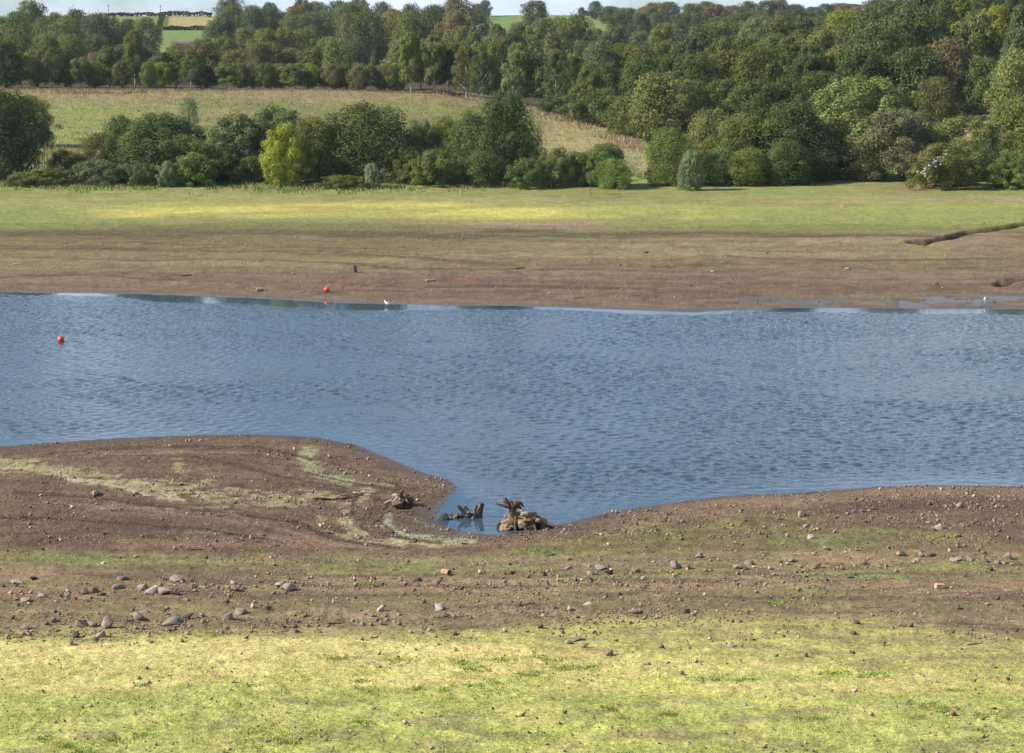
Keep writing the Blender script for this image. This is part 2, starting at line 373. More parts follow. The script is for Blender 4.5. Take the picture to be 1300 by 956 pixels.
    mark([(120,645),(200,646),(290,644)], 2.0, (0.38,0.34,0.26), 0.7, 0.46)
    mark([(392,572),(388,590),(412,604),(440,612)], 9, (0.32,0.37,0.22), 0.85, 0.36, 7)
    mark([(412,606),(445,613),(500,615)], 3.0, (0.36,0.45,0.27), 0.7, 0.42)
    mark([(425,585),(440,600),(470,612),(520,618)], 3.5, (0.28,0.26,0.13), 0.5, 0.5)
    mark([(466,625),(440,650),(445,672),(478,684),(540,690),(575,690)], 9, (0.38,0.37,0.22), 0.8, 0.46, 8)
    mark([(404,655),(412,672),(450,686),(510,693)], 4, (0.34,0.31,0.19), 0.7, 0.48)
    mark([(493,655),(490,668),(510,679),(555,684),(600,686)], 5, (0.33,0.40,0.27), 0.9, 0.34, 4)
    mark([(530,662),(560,672),(600,680)], 2.5, (0.30,0.32,0.18), 0.6, 0.5)
    DK = (0.075, 0.055, 0.042); PL = (0.24, 0.19, 0.14)
    for c_, w_, pts in [(DK,3,[(60,575),(200,566),(330,568),(430,590),(500,614)]),(PL,2,[(100,580),(230,573),(340,577),(420,598),(500,622)]),(DK,3,[(250,580),(300,590),(360,606),(440,620)]),
        (DK,3,[(-40,620),(80,628),(180,640),(300,652),(380,664),(420,684),(520,697)]),(PL,2,[(0,634),(130,642),(260,656),(360,672),(420,692),(520,701)]),(DK,3,[(452,628),(448,650),(462,672),(500,682),(560,690)]),(DK,2.5,[(478,632),(470,655),(482,674),(530,686)]),
        (DK,2.5,[(500,632),(486,648),(484,664),(500,676)]),(DK,3,[(-60,655),(100,660),(260,672),(360,688)]),(DK,2.5,[(390,600),(440,612),(500,622),(560,618)]),(PL,2,[(400,585),(450,600),(520,612),(565,618)])]:
        mark(pts, w_, c_, 0.85, 0.38, 4)
    wet = np.maximum(wet, N*np.exp(-dn/0.7)*0.9)
    lay((0.075,0.057,0.044), N*np.exp(-(dn/(0.5+1.6*fbm(x/3, y/3, 63, 3)))**2)*0.85)
    lay((0.30,0.22,0.15), N*band(px, 780, 1400, 60)*band(dn, 0.6, 3.2, 0.6)*0.5)
    lay((0.10,0.075,0.06), N*band(px, 1080, 1400, 60)*band(dn, 3.6, 6.2, 0.8)*0.55)
    # --- far shore
    Fm = (~near).astype(float)*(y < 262)+(y >= 262)
    qf = py+wv*9+big*8+wv2*2
    lay((0.205,0.152,0.112), Fm)
    streak = fbm(x/16, y/1.6, 33, 4)
    lay((0.195,0.165,0.095), Fm*ss(350, 335, qf)*0.85)
    lay((0.23,0.215,0.115), Fm*ss(352, 330, qf)*ss(0.45, 0.65, streak)*0.8)
    lay((0.15,0.14,0.07), Fm*ss(335, 300, qf)*0.75*ss(1000, 300, px))
    lay((0.26,0.20,0.145), Fm*band(qf, 318, 332, 5)*band(px, 560, 1150, 120)*0.55*ss(.4, .6, streak))
    lay((0.16,0.115,0.09), Fm*ss(0.52, 0.7, fbm(x/5, y/1.5, 35, 4))*ss(325, 350, qf)*0.6)
    lay((0.27,0.15,0.10), Fm*ss(26, 8, pline(px+wv2*20, py+wv2*5, [(440,362),(500,358),(560,353),(610,352)], 4.5))*ss(.42, .6, fbm(x/2, y/2, 36, 3))*0.8)
    lay((0.11,0.095,0.05), Fm*band(qf, 293, 301, 3)*0.9*ss(1150, 900, px))  # shade of the terrace step, put into the ground colour as a dark line
    topg = ss(300, 276, qf+14*(fbm(x/9, y/3, 93, 4)-.5))
    lay((0.185,0.225,0.075), Fm*topg*0.95)
    lay((0.20,0.175,0.085), Fm*topg*ss(.46, .6, fbm(x/11, y/4, 92, 4))*0.7)
    lay((0.25,0.19,0.14), Fm*band(qf, 279, 293, 4)*band(px, 570, 780, 60)*ss(0.38, 0.55, fbm(x/8, y/3, 37, 4))*0.9)
    sl_ = fbm(df*1.0+fbm(x/9, y/9, 4, 2)*3, x/34, 98, 3); lay((0.10,0.078,0.05), Fm*ss(.60, .72, sl_)*ss(286, 296, qf)*.75); lay((0.27,0.235,0.16), Fm*ss(.40, .30, sl_)*ss(290, 300, qf)*.5)
    lay((0.12,0.10,0.06), Fm*ss(.62, .74, fbm(x/2.5, y/1.2, 99, 3))*ss(290, 300, qf)*.5)
    yl = band(qf, 259, 277, 5)*(0.45+0.55*ss(.38, .6, fbm(x/14, y/3, 38, 4)))
    lay((0.40,0.39,0.12), Fm*yl*band(px, 120, 760, 90)*0.95)
    lay((0.28,0.31,0.095), Fm*yl*ss(700, 800, px)*0.8)
    lay((0.19,0.235,0.075), Fm*band(qf, 262, 292, 6)*(ss(150, 60, px)+ss(860, 980, px))*0.7)
    lay((0.27,0.245,0.12), Fm*band(qf, 246, 258, 5)*ss(.4, .6, fbm(x/13, y/3, 39, 4))*0.75)
    lay((0.215,0.245,0.085), Fm*ss(248, 240, qf)*ss(.45, .6, fbm(x/6, y/3, 40, 4))*0.8)
    # gully sides and its sandy bar
    lay((0.28,0.21,0.15), Fm*0.6*ss(24, 6, pline(px, py, [(1205,306),(1240,304),(1262,301)], 3)))
    lay((0.17,0.125,0.10), Fm*ss(16, 5, pline(px+wv2*6, py, [(1165,307),(1200,314),(1250,319),(1300,326),(1400,334)], 2.6))*0.8)
    lay((0.26,0.26,0.09), Fm*.6*ss(24, 10, pline(px, py, [(1165,313),(1190,316)], 3))*0.7)
    # shining wet flat by the far water, right
    wf = np.exp(-(df/1.3)**2)
    sh = ss(0.40, 0.56, fbm(x/2.6, y/1.6, 44, 4))*(ss(46, 14, pline(px, py, [(880,391),(1000,385),(1110,386)], 4.5))*0.8+ss(56, 22, pline(px, py, [(1150,386),(1200,381),(1310,383)], 4.5)))
    wet = np.maximum(wet, Fm*np.clip(np.maximum(sh, wf*0.9), 0, 1))
    lay((0.10,0.078,0.065), Fm*np.clip(sh*0.8+wf*0.7, 0, 1))
    # --- back country
    B = ss(236, 246, y)
    lay((0.165,0.18,0.068), B)
    mott = fbm(x/7, y/9, 55, 4)
    lay((0.235,0.19,0.11), B*ss(352, 378, y+big*50)*0.85)
    lay((0.20,0.25,0.075), B*ss(320, 60, px)*ss(378, 345, y+big*40)*0.8)
    lay((0.24,0.215,0.11), B*ss(0.45, 0.62, mott)*0.55)
    lay((0.37,0.32,0.185), B*ss(660, 720, px)*ss(400, 320, y)*0.7)
    lay((0.20,0.24,0.08), B*ss(0.55, 0.7, fbm(x/9, y/6, 57, 3))*0.5)
    lay((0.20,0.28,0.07), B*ss(265, 250, y)*ss(600, 700, px))
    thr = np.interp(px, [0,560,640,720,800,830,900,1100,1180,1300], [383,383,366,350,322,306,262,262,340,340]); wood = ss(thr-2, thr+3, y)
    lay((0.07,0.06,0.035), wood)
    hill = ss(620, 640, y)
    lay((0.135,0.205,0.06), hill)
    gold = band(px, 214, 274, 1.5)*ss(868, 874, y)
    lay((0.32,0.28,0.13), hill*gold*(0.8+0.4*big))
    gd_ = np.exp(-(dist_poly(x, y, GULLY[0])/0.7)**4)+np.exp(-(dist_poly(x, y, GULLY[2])/0.55)**4); lay((0.07,0.055,0.04), gd_*0.85)
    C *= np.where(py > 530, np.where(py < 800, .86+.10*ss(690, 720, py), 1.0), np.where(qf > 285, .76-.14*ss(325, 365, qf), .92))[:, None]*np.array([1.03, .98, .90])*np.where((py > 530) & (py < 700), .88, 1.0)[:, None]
    C *= (1+0.26*wv2+0.16*wv3*(y < 130))[:, None]
    C = np.clip(C, 0.01, 0.9)
    nr, nc = XX.shape; idx = np.arange(nr*nc).reshape(nr, nc)
    F = np.stack([idx[:-1, :-1], idx[:-1, 1:], idx[1:, 1:], idx[1:, :-1]], -1).reshape(-1, 4)
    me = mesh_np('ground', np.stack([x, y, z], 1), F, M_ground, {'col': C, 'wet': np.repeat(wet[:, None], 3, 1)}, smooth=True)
    return tag(link('ground', me), kind='structure')
build_ground()
# ------------------------------------------------------------------ the water
def build_water():
    ys = [62.0]
    while ys[-1] < 162: ys.append(ys[-1]+(0.4 if ys[-1] < 76 else 0.09+0.11*(ys[-1]-76)/86))
    ys = np.array(ys+[170, 180, 190, 200.])
    T = np.concatenate([-np.geomspace(1.25, .285, 90), np.linspace(-.28, .28, 860), np.geomspace(.285, 1.25, 90)]); TT, YY = np.meshgrid(T, ys); x = (TT*YY).ravel(); y = YY.ravel()
    df = dist_poly(x, y, FAR); dn = dist_poly(x, y, NEAR)
    pxw, _ = project(x, y, 0*x); lee = np.interp(pxw, [0,130,200,450,560,700,800,900,1000,1150,1300], [1.0,1.2,3.6,4.2,2.6,1.2,1.8,1.1,2.2,3.0,3.2])*(.7+.6*fbm(x/6, y/10, 71, 3))
    a = 0.006+0.99*ss(0.85, 1.9, df/lee)
    a = a*(0.30+0.70*ss(0, 5, dn))
    c0 = flat([(590,668)])[0]
    a = a*(0.12+0.88*ss(2.5, 8, np.hypot(x-c0[0], (y-c0[1])*0.8)))
    g = np.random.default_rng(4); h = np.zeros(len(x)); warp = fbm(x/9, y/9, 5, 2)*3
    for i in range(60):
        lam = math.exp(g.uniform(math.log(.25), math.log(1.05))); th = math.pi/2+R(12)+g.normal()*0.65; k = 2*math.pi/lam
        h += 0.0047*lam**0.75*np.sin(k*(x*math.cos(th)+y*math.sin(th))+g.uniform(0, 6.28)+warp*g.uniform(-.5, .5))
    h = h+0.3*np.abs(h)
    gust = 0.65+0.55*ss(.3, .7, fbm(x/16, y/9, 88, 3))
    z = h*a*gust*ss(0, 1.2, np.minimum(dn, df))*(np.abs(TT.ravel()) < .6)
    nr, nc = TT.shape; idx = np.arange(nr*nc).reshape(nr, nc)
    F = np.stack([idx[:-1, :-1], idx[:-1, 1:], idx[1:, 1:], idx[1:, :-1]], -1).reshape(-1, 4)
    me = mesh_np('water', np.stack([x, y, z], 1), F, M_water, {'calm': np.repeat((a*gust)[:, None], 3, 1)}, smooth=True)
    return tag(link('water', me), kind='structure')
build_water()

# ------------------------------------------------------------------ trees
def leafmesh(name, P, Nn, size, stretch=1.0, updir=None):
    n = len(P); Nn = Nn/(np.linalg.norm(Nn, axis=1, keepdims=True)+1e-9)
    ref = rng.normal(size=(n, 3)) if updir is None else updir+rng.normal(size=(n, 3))*0.35
    u = np.cross(Nn, ref); u /= (np.linalg.norm(u, axis=1, keepdims=True)+1e-9); v = np.cross(Nn, u)
    s = size[:, None]; L = v*s*stretch; W = u*s
    fold = Nn*s*0.22
    V = np.stack([P-L, P+W*0.8-fold, P+L, P-W*0.8-fold], 1).reshape(-1, 3)
    return mesh_np(name, V, np.arange(4*n).reshape(-1, 4), M_leaf)
def crown_mesh(name, kind, seed, n):
    g = np.random.default_rng(seed)
    if kind == 'lowbush': nl, rl, z0 = 64, (.05, .11), 0.05
    elif kind == 'bush': nl, rl, z0 = 46, (.09, .19), 0.02
    elif kind == 'willow': nl, rl, z0 = 60, (.06, .14), 0.03
    elif kind == 'broad': nl, rl, z0 = 52, (.08, .17), 0.10
    elif kind == 'sapling': nl, rl, z0 = 40, (.10, .20), 0.55
    elif kind == 'birch': nl, rl, z0 = 56, (.06, .15), 0.22
    elif kind == 'young': nl, rl, z0 = 18, (.10, .20), 0.25
    elif kind == 'pine': nl, rl, z0 = 40, (.07, .17), 0.25
    else: nl, rl, z0 = 40, (.1, .2), .1
    def prof(t):   # radius 0..0.5 as a function of normalised crown height
        if kind == 'birch': return 0.5*np.sqrt(np.clip(1-((t-0.33)/0.69)**2, 0, 1))*(1-0.25*t)
        if kind == 'pine': return 0.5*(1-t)**0.6*(0.55+0.45*np.minimum(1, t*5))
        if kind in ('bush', 'willow', 'lowbush'): return 0.5*np.sqrt(np.clip(1-((t-0.28)/0.74)**2, 0, 1))
        return 0.5*np.sqrt(np.clip(1-((t-0.42)/0.60)**2, 0, 1))
    ph = g.uniform(0, 6.28, 4)
    cs = []
    for i in range(nl):
        t = (i+0.5)/nl*0.98 if kind != 'young' else g.uniform(0, 1)
        a = i*2.39996+g.uniform(-.4, .4)
        r = prof(np.array(t))*g.uniform(0.55, 0.98)**1.0*(1+0.16*math.sin(2*a+ph[0])+0.10*math.sin(3*a+ph[1]+4*t))
        R_ = g.uniform(*rl)*(0.72 if t > 0.85 else 1)
        zc = z0+t*(1-z0)
        zc = min(zc, 1-R_*0.62)
        cs.append((math.cos(a)*max(0, r-R_*0.6), math.sin(a)*max(0, r-R_*0.6), max(zc, z0+R_*0.3), R_))
    cs = np.array(cs)
    # one or two odd limbs beyond the outline
    for j in range(3 if kind != 'young' else 1):
        a = g.uniform(0, 6.28); t = g.uniform(.35, .9); cs = np.vstack([cs, (math.cos(a)*prof(np.array(t))*1.0, math.sin(a)*prof(np.array(t))*1.0, z0+t*(1-z0), .07)])
    zsq = {'sapling': .5, 'young': .55, 'birch': .65, 'lowbush': 1.7}.get(kind, 1.0)
    wgt = cs[:, 3]**2; k = g.choice(len(cs), n, p=wgt/wgt.sum())
    d = g.normal(size=(n, 3)); d[:, 2] = d[:, 2]*0.9+0.18; d /= np.linalg.norm(d, axis=1, keepdims=True)
    rr = cs[k, 3]*(0.62+0.42*g.random(n)**0.7+0.55*(g.random(n) > .88)*g.random(n))*(1+0.22*np.sin(d[:, 0]*9+k)*np.sin(d[:, 2]*8+k*2))
    P = cs[k, :3]+d*rr[:, None]*np.array([1, 1, zsq])
    out = P-np.array([0, 0, 0.45]); out /= np.linalg.norm(out, axis=1, keepdims=True)+1e-9
    P[:, 2] = np.maximum(P[:, 2], 0.005+g.random(n)*0.03)
    Nn = d+out*0.5+g.normal(size=(n, 3))*0.7+np.array([0, 0, .25])
    size = (0.0095+0.0085*g.random(n))*(0.86 if n > 20000 else 1)*(7500/max(n, 7500))**0.15
    st, up = 1.15, None
    if kind == 'willow': st, up = 2.1, np.array([0, 0, 1.0])+out*0.5; size = size*0.8
    if kind == 'birch': size = size*0.92
    if kind == 'birch' and seed % 2: st, up = 1.6, np.array([0, 0, -1.0])
    if kind == 'pine': st, up = 1.8, out*1.0; size *= 0.9
    if up is not None: up = np.broadcast_to(up, (n, 3))
    # sprays that break the outline
    return leafmesh(name, P, Nn, size, st, up), cs
def trunk_mesh(name, kind, cs, seed, mt):
    random.seed(seed); mb = MB(); top = 0.82 if kind in ('birch', 'pine', 'young', 'sapling') else 0.55
    r0 = {'birch': .016, 'young': .014, 'pine': .022, 'broad': .034}.get(kind, .02)
    pts = [(random.uniform(-.02, .02)*i/4, random.uniform(-.02, .02)*i/4, -0.03+top*i/5) for i in range(6)]
    mb.tube(pts, [r0*(1.35-0.2*i) if i else r0*1.6 for i in range(6)], 7)
    for i in range(0, min(len(cs), 40), 4):
        c = cs[i]; zz = min(top*0.9, max(0.15, c[2]*0.6)); mb.tube([(0, 0, zz), (c[0]*.5, c[1]*.5, zz*.45+c[2]*.55), tuple(c[:3])], [r0*.55, r0*.35, r0*.12], 5)
    return mb.build(name, mt, smooth=True, link_=False)
LIB = {}
def lib(kind, v, nl):
    key = (kind, v, nl)
    if key not in LIB:
        me, cs = crown_mesh('%s_crown' % kind, kind, 100+v*7+len(kind), nl)
        LIB[key] = (me, trunk_mesh('%s_trunk' % kind, kind, cs, v, M_birch if kind == 'birch' else M_bark), random.random())
    return LIB[key]
NAME = {'bush': 'bush', 'willow': 'willow_bush', 'broad': 'broadleaf_tree', 'birch': 'birch_tree', 'young': 'young_tree', 'pine': 'pine_tree', 'lowbush': 'bush', 'sapling': 'sapling'}
NV = {'lowbush': 4, 'bush': 5, 'willow': 5, 'broad': 6, 'birch': 5, 'young': 3, 'pine': 2, 'sapling': 2}
PAL = {k_: tuple(min(.45, q_*1.95) for q_ in v_) for k_, v_ in {
 'very dark green': (0.030,0.042,0.018), 'dark green': (0.045,0.066,0.026), 'green': (0.064,0.090,0.030), 'bright green': (0.09,0.13,0.035), 'yellow-green': (0.15,0.165,0.022),
 'olive green': (0.085,0.098,0.03), 'light olive': (0.105,0.118,0.040), 'grey-green': (0.085,0.105,0.05), 'silvery green': (0.11,0.145,0.08), 'blue-green': (0.05,0.07,0.038),
 'brown-green': (0.088,0.082,0.036), 'reddish brown': (0.11,0.08,0.045), 'golden yellow': (0.20,0.16,0.035), 'rusty brown': (0.105,0.09,0.035), 'grey-brown': (0.082,0.084,0.048)}.items()}
tcount = 0; BL = 0.33
def plant(kind, px, top, wpx, d, tint, label, cat=None, group=None, base_py=None, name=None, gain=1.0):
    """stands on the ground at distance d in column px, its top seen at row top"""
    global tcount; tcount += 1
    if d < 280: d = 232+(d-250)*0.7
    r = ray(px, 200); x = r[0]/r[1]*d if False else (px-650)/FPX*(d*cT+10*sT); y = d
    z = z1(x, y)-0.1
    rt = ray(px, top); zt = CH+rt[2]*(d/rt[1]); h = max(0.6, zt-z)
    if kind in ('broad', 'birch') and h < 5: h = 5
    w = wpx/FPX*d
    if kind in ('bush', 'willow') and h < w*.62: kind = 'lowbush'
    big = d < 300 and h*w > 25
    me, tr, _ = lib(kind, tcount*3 % NV[kind], 3000 if kind == 'sapling' else 26000 if big else 13000)
    w = max(w, h*{'birch': .5, 'broad': .66}.get(kind, 0))*(1.12 if d > 300 and kind != 'young' else 1)
    c = PAL[tint]; c = tuple(q*(1-BL)+m_*BL for q, m_ in zip(c, (0.115, 0.135, 0.042))); j = random.Random(tcount)
    f = j.uniform(0.88, 1.12)*gain; c = tuple(min(1, q*f*j.uniform(0.95, 1.05)) for q in c)
    o = bpy.data.objects.new(name or NAME[kind], None); COLL.objects.link(o); o.location = (x, y, z)
    o.scale = (w*1.04, w*j.uniform(.9, 1.1), h*1.02); o.rotation_euler = (0, 0, j.uniform(0, 6.28)); o.empty_display_size = 0.2
    tag(o, label, cat or ('bush' if kind in ('bush', 'willow', 'lowbush') else 'tree'), group)
    cr = link('crown', me, o); cr.color = (*c, 1)
    if kind not in ('bush', 'willow', 'lowbush'): link('trunk', tr, o)
    return o
# front bushes on the far bank, left to right (px, top, width, distance)
FB = [
 ('broad',2,118,105,262,'very dark green','tall dark tree at the left edge of the far bank, its foot in deep shade'),
 ('bush',38,122,62,287,'green','rounded green bush up the meadow, just right of the dark tree at the left edge'),
 ('bush',78,190,46,272,'very dark green','low dark scrub at the foot of the meadow beside the leftmost dark tree'),
 ('bush',97,194,30,270,'brown-green','small brownish scrub between the low dark scrub and the brown-green bush'),
 ('bush',122,168,44,274,'brown-green','thin brown-green bush left of the small dark tree below the meadow'),
 ('broad',152,147,36,274,'dark green','small dark tree standing above the olive bushes at the meadow foot, left'),
 ('willow',60,213,60,254,'light olive','low pale olive scrub on the flat left of the grey-green bush'),
 ('willow',28,218,50,253,'olive green','low olive scrub nearest the left edge of the far green flat'),
 ('willow',125,202,75,256,'grey-green','grey-green spreading bush in front of the brown-green bush'),
 ('bush',200,147,115,264,'dark green','large dark green rounded bush with the tall sapling rising behind it'),
 ('sapling',241,121,24,268,'silvery green','tall thin pale sapling rising above the large dark green bush'),
 ('bush',232,172,80,259,'green','mid green bush below the tall pale sapling'),
 ('willow',246,193,58,253,'bright green','fresh bright green bush in front of the large dark green bush'),
 ('willow',182,207,44,253,'green','small green bush left of the fresh bright green bush'),
 ('willow',212,204,26,252,'silvery green','little silvery bush touching the left side of the fresh bright green bush'),
 ('willow',300,146,95,266,'grey-green','grey-green feathery willow between the large dark bush and the yellow-green bush'),
 ('willow',345,136,90,272,'grey-green','tall grey-green willow rising behind the yellow-green bush'),
 ('bush',285,192,60,258,'dark green','dark bush at the foot of the grey-green feathery willow'),
 ('bush',318,198,46,258,'dark green','dark low bush immediately left of the yellow-green bush'),
 ('willow',362,158,64,254,'yellow-green','vivid yellow-green bush, the brightest on the far bank'),
 ('bush',398,150,66,261,'olive green','olive bush just right of the vivid yellow-green bush'),
 ('bush',425,158,60,264,'dark green','dark green bush between the olive bush and the large blackish bush'),
 ('bush',464,133,118,262,'very dark green','large blackish green round bush in the middle of the far bank'),
 ('willow',471,206,24,249,'silvery green','small pale bush standing in front of the large blackish bush'),
 ('willow',436,221,64,250,'olive green','low olive scrub at the foot of the large blackish bush'),
 ('willow',530,153,56,268,'grey-green','airy grey-green willow right of the large blackish bush'),
 ('bush',565,148,62,270,'olive green','olive willow standing behind the low olive bush, centre of the bank'),
 ('willow',520,190,36,256,'light olive','thin light olive bush by the right side of the blackish bush'),
 ('bush',556,190,74,254,'olive green','low rounded olive bush at the centre of the bank'),
 ('bush',600,143,66,263,'green','green bush leaning against the left of the tall dark bush'),
 ('bush',640,119,90,262,'dark green','tall dark bush with a ragged top, highest on the middle of the far bank'),
 ('bush',612,192,60,254,'green','green bush under the left side of the tall ragged bush'),
 ('bush',668,170,46,259,'very dark green','very dark bush filling under the right side of the tall ragged bush'),
 ('bush',671,201,58,250,'green','low dense green bush in front of the tall ragged bush'),
 ('willow',708,188,44,253,'olive green','upright olive bush with dead stems, right of the low dense green bush'),
 ('willow',735,192,44,255,'green','green bush between the olive bush with dead stems and the wide pointed one'),
 ('willow',768,181,54,254,'green','wide green bush with pointed shoots near the gap in the bushes'),
 ('bush',780,200,44,249,'bright green','last rounded bush before the grassy gap, casting a shadow to its right'),
 ('broad',838,94,84,312,'light olive','round-headed light olive tree at the wood edge above the grassy gap'),
 ('bush',762,112,74,338,'green','green bush-like tree in the hollow at the top of the grassy slope'),
 ('bush',800,122,56,322,'olive green','olive rounded thicket between the hollow tree and the round-headed tree'),
 ('bush',712,118,46,352,'dark green','dark thicket at the top of the grassy slope'),
 ('bush',850,162,66,256,'bright green','neat rounded bright green bush right of the grassy gap'),
 ('willow',877,190,35,246,'silvery green','small silvery tree alone in front of the bushes, with its own shadow'),
 ('bush',902,140,84,276,'light olive','light olive bush rising behind the small silvery tree'),
 ('bush',915,188,56,257,'green','green bush right behind the small silvery tree'),
 ('bush',948,146,86,266,'olive green','broad olive bush near the middle of the right-hand thicket'),
 ('bush',950,188,60,256,'olive green','low olive bush at the foot of the broad olive bush'),
 ('bush',1006,131,110,266,'dark green','big dark green dome in the right-hand thicket'),
 ('bush',1000,180,70,257,'dark green','dark lower bush under the big dark green dome'),
 ('bush',1046,160,76,264,'very dark green','blackish thicket between the big dome and the grey willow'),
 ('willow',1096,100,138,292,'light olive','big yellowish willow dome behind the blackish thicket'),
 ('willow',1136,140,96,264,'grey-brown','grey-brown willow with upright wispy stems'),
 ('willow',1168,142,60,274,'grey-brown','wispy greyish willow right behind the grey-brown willow'),
 ('bush',1098,178,56,262,'very dark green','very dark hollow bush at the left foot of the grey-brown willow'),
 ('bush',1222,150,116,268,'olive green','wide olive dome on the right of the far bank'),
 ('willow',1204,182,92,249,'light olive','low bush flecked with white leaves, nearest the water on the right'),
 ('bush',1250,176,60,260,'dark green','dark bush between the white-flecked bush and the edge bush'),
 ('bush',1288,132,84,266,'olive green','tall olive bush at the right edge of the far bank'),
 ('willow',1292,190,66,247,'bright green','low bright bush at the right edge, standing on the flat'),
 ('sapling',750,217,11,238,'green','tiny lone sapling on the green flat left of the grassy gap'),
]
for k, px, top, w, d, tint, lab in FB:
    ob = plant(k, px, top+2, w*1.12, d, tint, lab, group='bushes along the far bank', gain=1.08)
    if 'white leaves' in lab:
        n = 90; W_, H_, a = ob.scale[0], ob.scale[2], ob.rotation_euler[2]; t = rng.random(n); P = np.stack([-.40*W_+t*.30*W_+rng.normal(size=n)*.3, -.42*W_+t*.1*W_+rng.normal(size=n)*.25, (.35+.5*t)*H_+rng.normal(size=n)*.25], 1)
        L_ = np.stack([(P[:, 0]*math.cos(a)+P[:, 1]*math.sin(a))/ob.scale[0], (-P[:, 0]*math.sin(a)+P[:, 1]*math.cos(a))/ob.scale[1], P[:, 2]/H_], 1)
        wl_ = link('white_leaves', leafmesh('white_leaves', L_, rng.normal(size=(n, 3))+np.array([0, 0, 1.]), rng.uniform(.010, .018, n)), ob); wl_.color = (.6, .64, .58, 1); wl_['label'] = 'whitish leaves on the left side of the bush'
# individually placed trees
SINGLE = [
 ('broad',40,3,50,690,'dark green','tall dark tree breaking the skyline at the top left'),
 ('broad',8,24,40,650,'blue-green','leftmost rounded tree under the white cloud'),
 ('broad',24,17,34,640,'green','rounded tree below and left of the tall dark skyline tree'),
 ('broad',62,23,38,620,'green','rounded tree right of the tall dark skyline tree'),
 ('broad',72,17,18,760,'grey-green','faint distant grey tree top beside the tall dark skyline tree'),
 ('broad',98,15,26,640,'dark green','dark round tree between the two domed trees at the left skyline'),
 ('broad',88,24,26,600,'olive green','domed olive tree in front of the dark round tree, left'),
 ('broad',125,20,32,620,'blue-green','broad blue-green tree left of the pasture on the far hill'),
 ('broad',138,22,18,630,'dark green','narrow dark tree at the left edge of the hill pasture'),
 ('broad',166,26,22,700,'dark green','dark tree standing in the hill pasture'),
 ('broad',188,24,38,690,'grey-green','rounded grey-green tree in the hill pasture beside the dark one'),
 ('broad',155,38,20,640,'green','small green tree at the foot of the hill pasture'),
 ('broad',120,68,30,500,'reddish brown','flat reddish brown tree top low in the left wood'),
 ('broad',427,54,42,470,'bright green','round bright green tree by the small low pasture'),
 ('pine',476,66,20,480,'blue-green','grey-green conical tree in front of the small low pasture'),
 ('broad',616,1,18,985,'dark green','lone dark tree on the skyline left of the green field'),
 ('broad',607,5,16,960,'reddish brown','reddish tree next to the lone skyline tree'),
 ('broad',680,2,38,900,'dark green','big lone round tree in the green field on the skyline'),
 ('broad',756,2,18,960,'dark green','ragged pine-like tree at the right end of the skyline field'),
 ('broad',738,13,10,970,'green','tiny tree at the start of the skyline hedge'),
 ('broad',825,9,38,820,'light olive','pale domed tree among the darker skyline trees'),
 ('broad',385,0,22,820,'very dark green','dark domed tree alone on the skyline above the rusty tree'),
 ('broad',380,8,34,760,'rusty brown','rusty tree below the dark domed skyline tree'),
 ('broad',343,5,20,800,'dark green','dark pointed tree on the skyline left of the rusty tree'),
 ('broad',1112,34,90,332,'dark green','dark sycamore at the left of the right-hand wood slope'),
 ('broad',1150,14,100,345,'dark green','large dark sycamore in the middle of the right-hand wood slope'),
 ('broad',1092,66,70,318,'very dark green','blackish sycamore above the yellowish willow dome'),
 ('broad',1160,64,84,316,'dark green','dark sycamore hanging over the grey-brown willow'),
 ('broad',1205,50,54,318,'reddish brown','reddish hawthorn beside the dark sycamores'),
 ('broad',1192,100,54,308,'brown-green','low brownish tree under the reddish hawthorn'),
 ('broad',1245,74,56,314,'green','glossy green tree right of the reddish hawthorn'),
 ('broad',1286,66,70,300,'light olive','light olive tree at the right edge above the pink willowherb'),
 ('birch',1235,18,70,350,'light olive','pale birch above the reddish hawthorn'),
 ('pine',1290,12,50,345,'blue-green','bluish pine at the upper right edge'),
 ('birch',1262,8,60,372,'yellow-green','yellowing birch left of the bluish pine'),
 ('birch',1040,36,60,360,'light olive','weeping pale birch in the middle of the right-hand wood'),
 ('birch',1062,58,56,350,'light olive','smaller weeping birch right of the pale weeping birch'),
]
for k, px, top, w, d, tint, lab in SINGLE:
    plant(k, px, top, w, d, tint, lab, group='single trees that stand out')
ORD = ['first','second','third','fourth','fifth','sixth','seventh','eighth','ninth','tenth','eleventh','twelfth','thirteenth','fourteenth','fifteenth','sixteenth','seventeenth','eighteenth','nineteenth','twentieth']+['twenty-'+q for q in ('first','second','third','fourth','fifth','sixth','seventh','eighth','ninth')]+['thirtieth']+['thirty-'+q for q in ('first','second','third','fourth','fifth','sixth')]
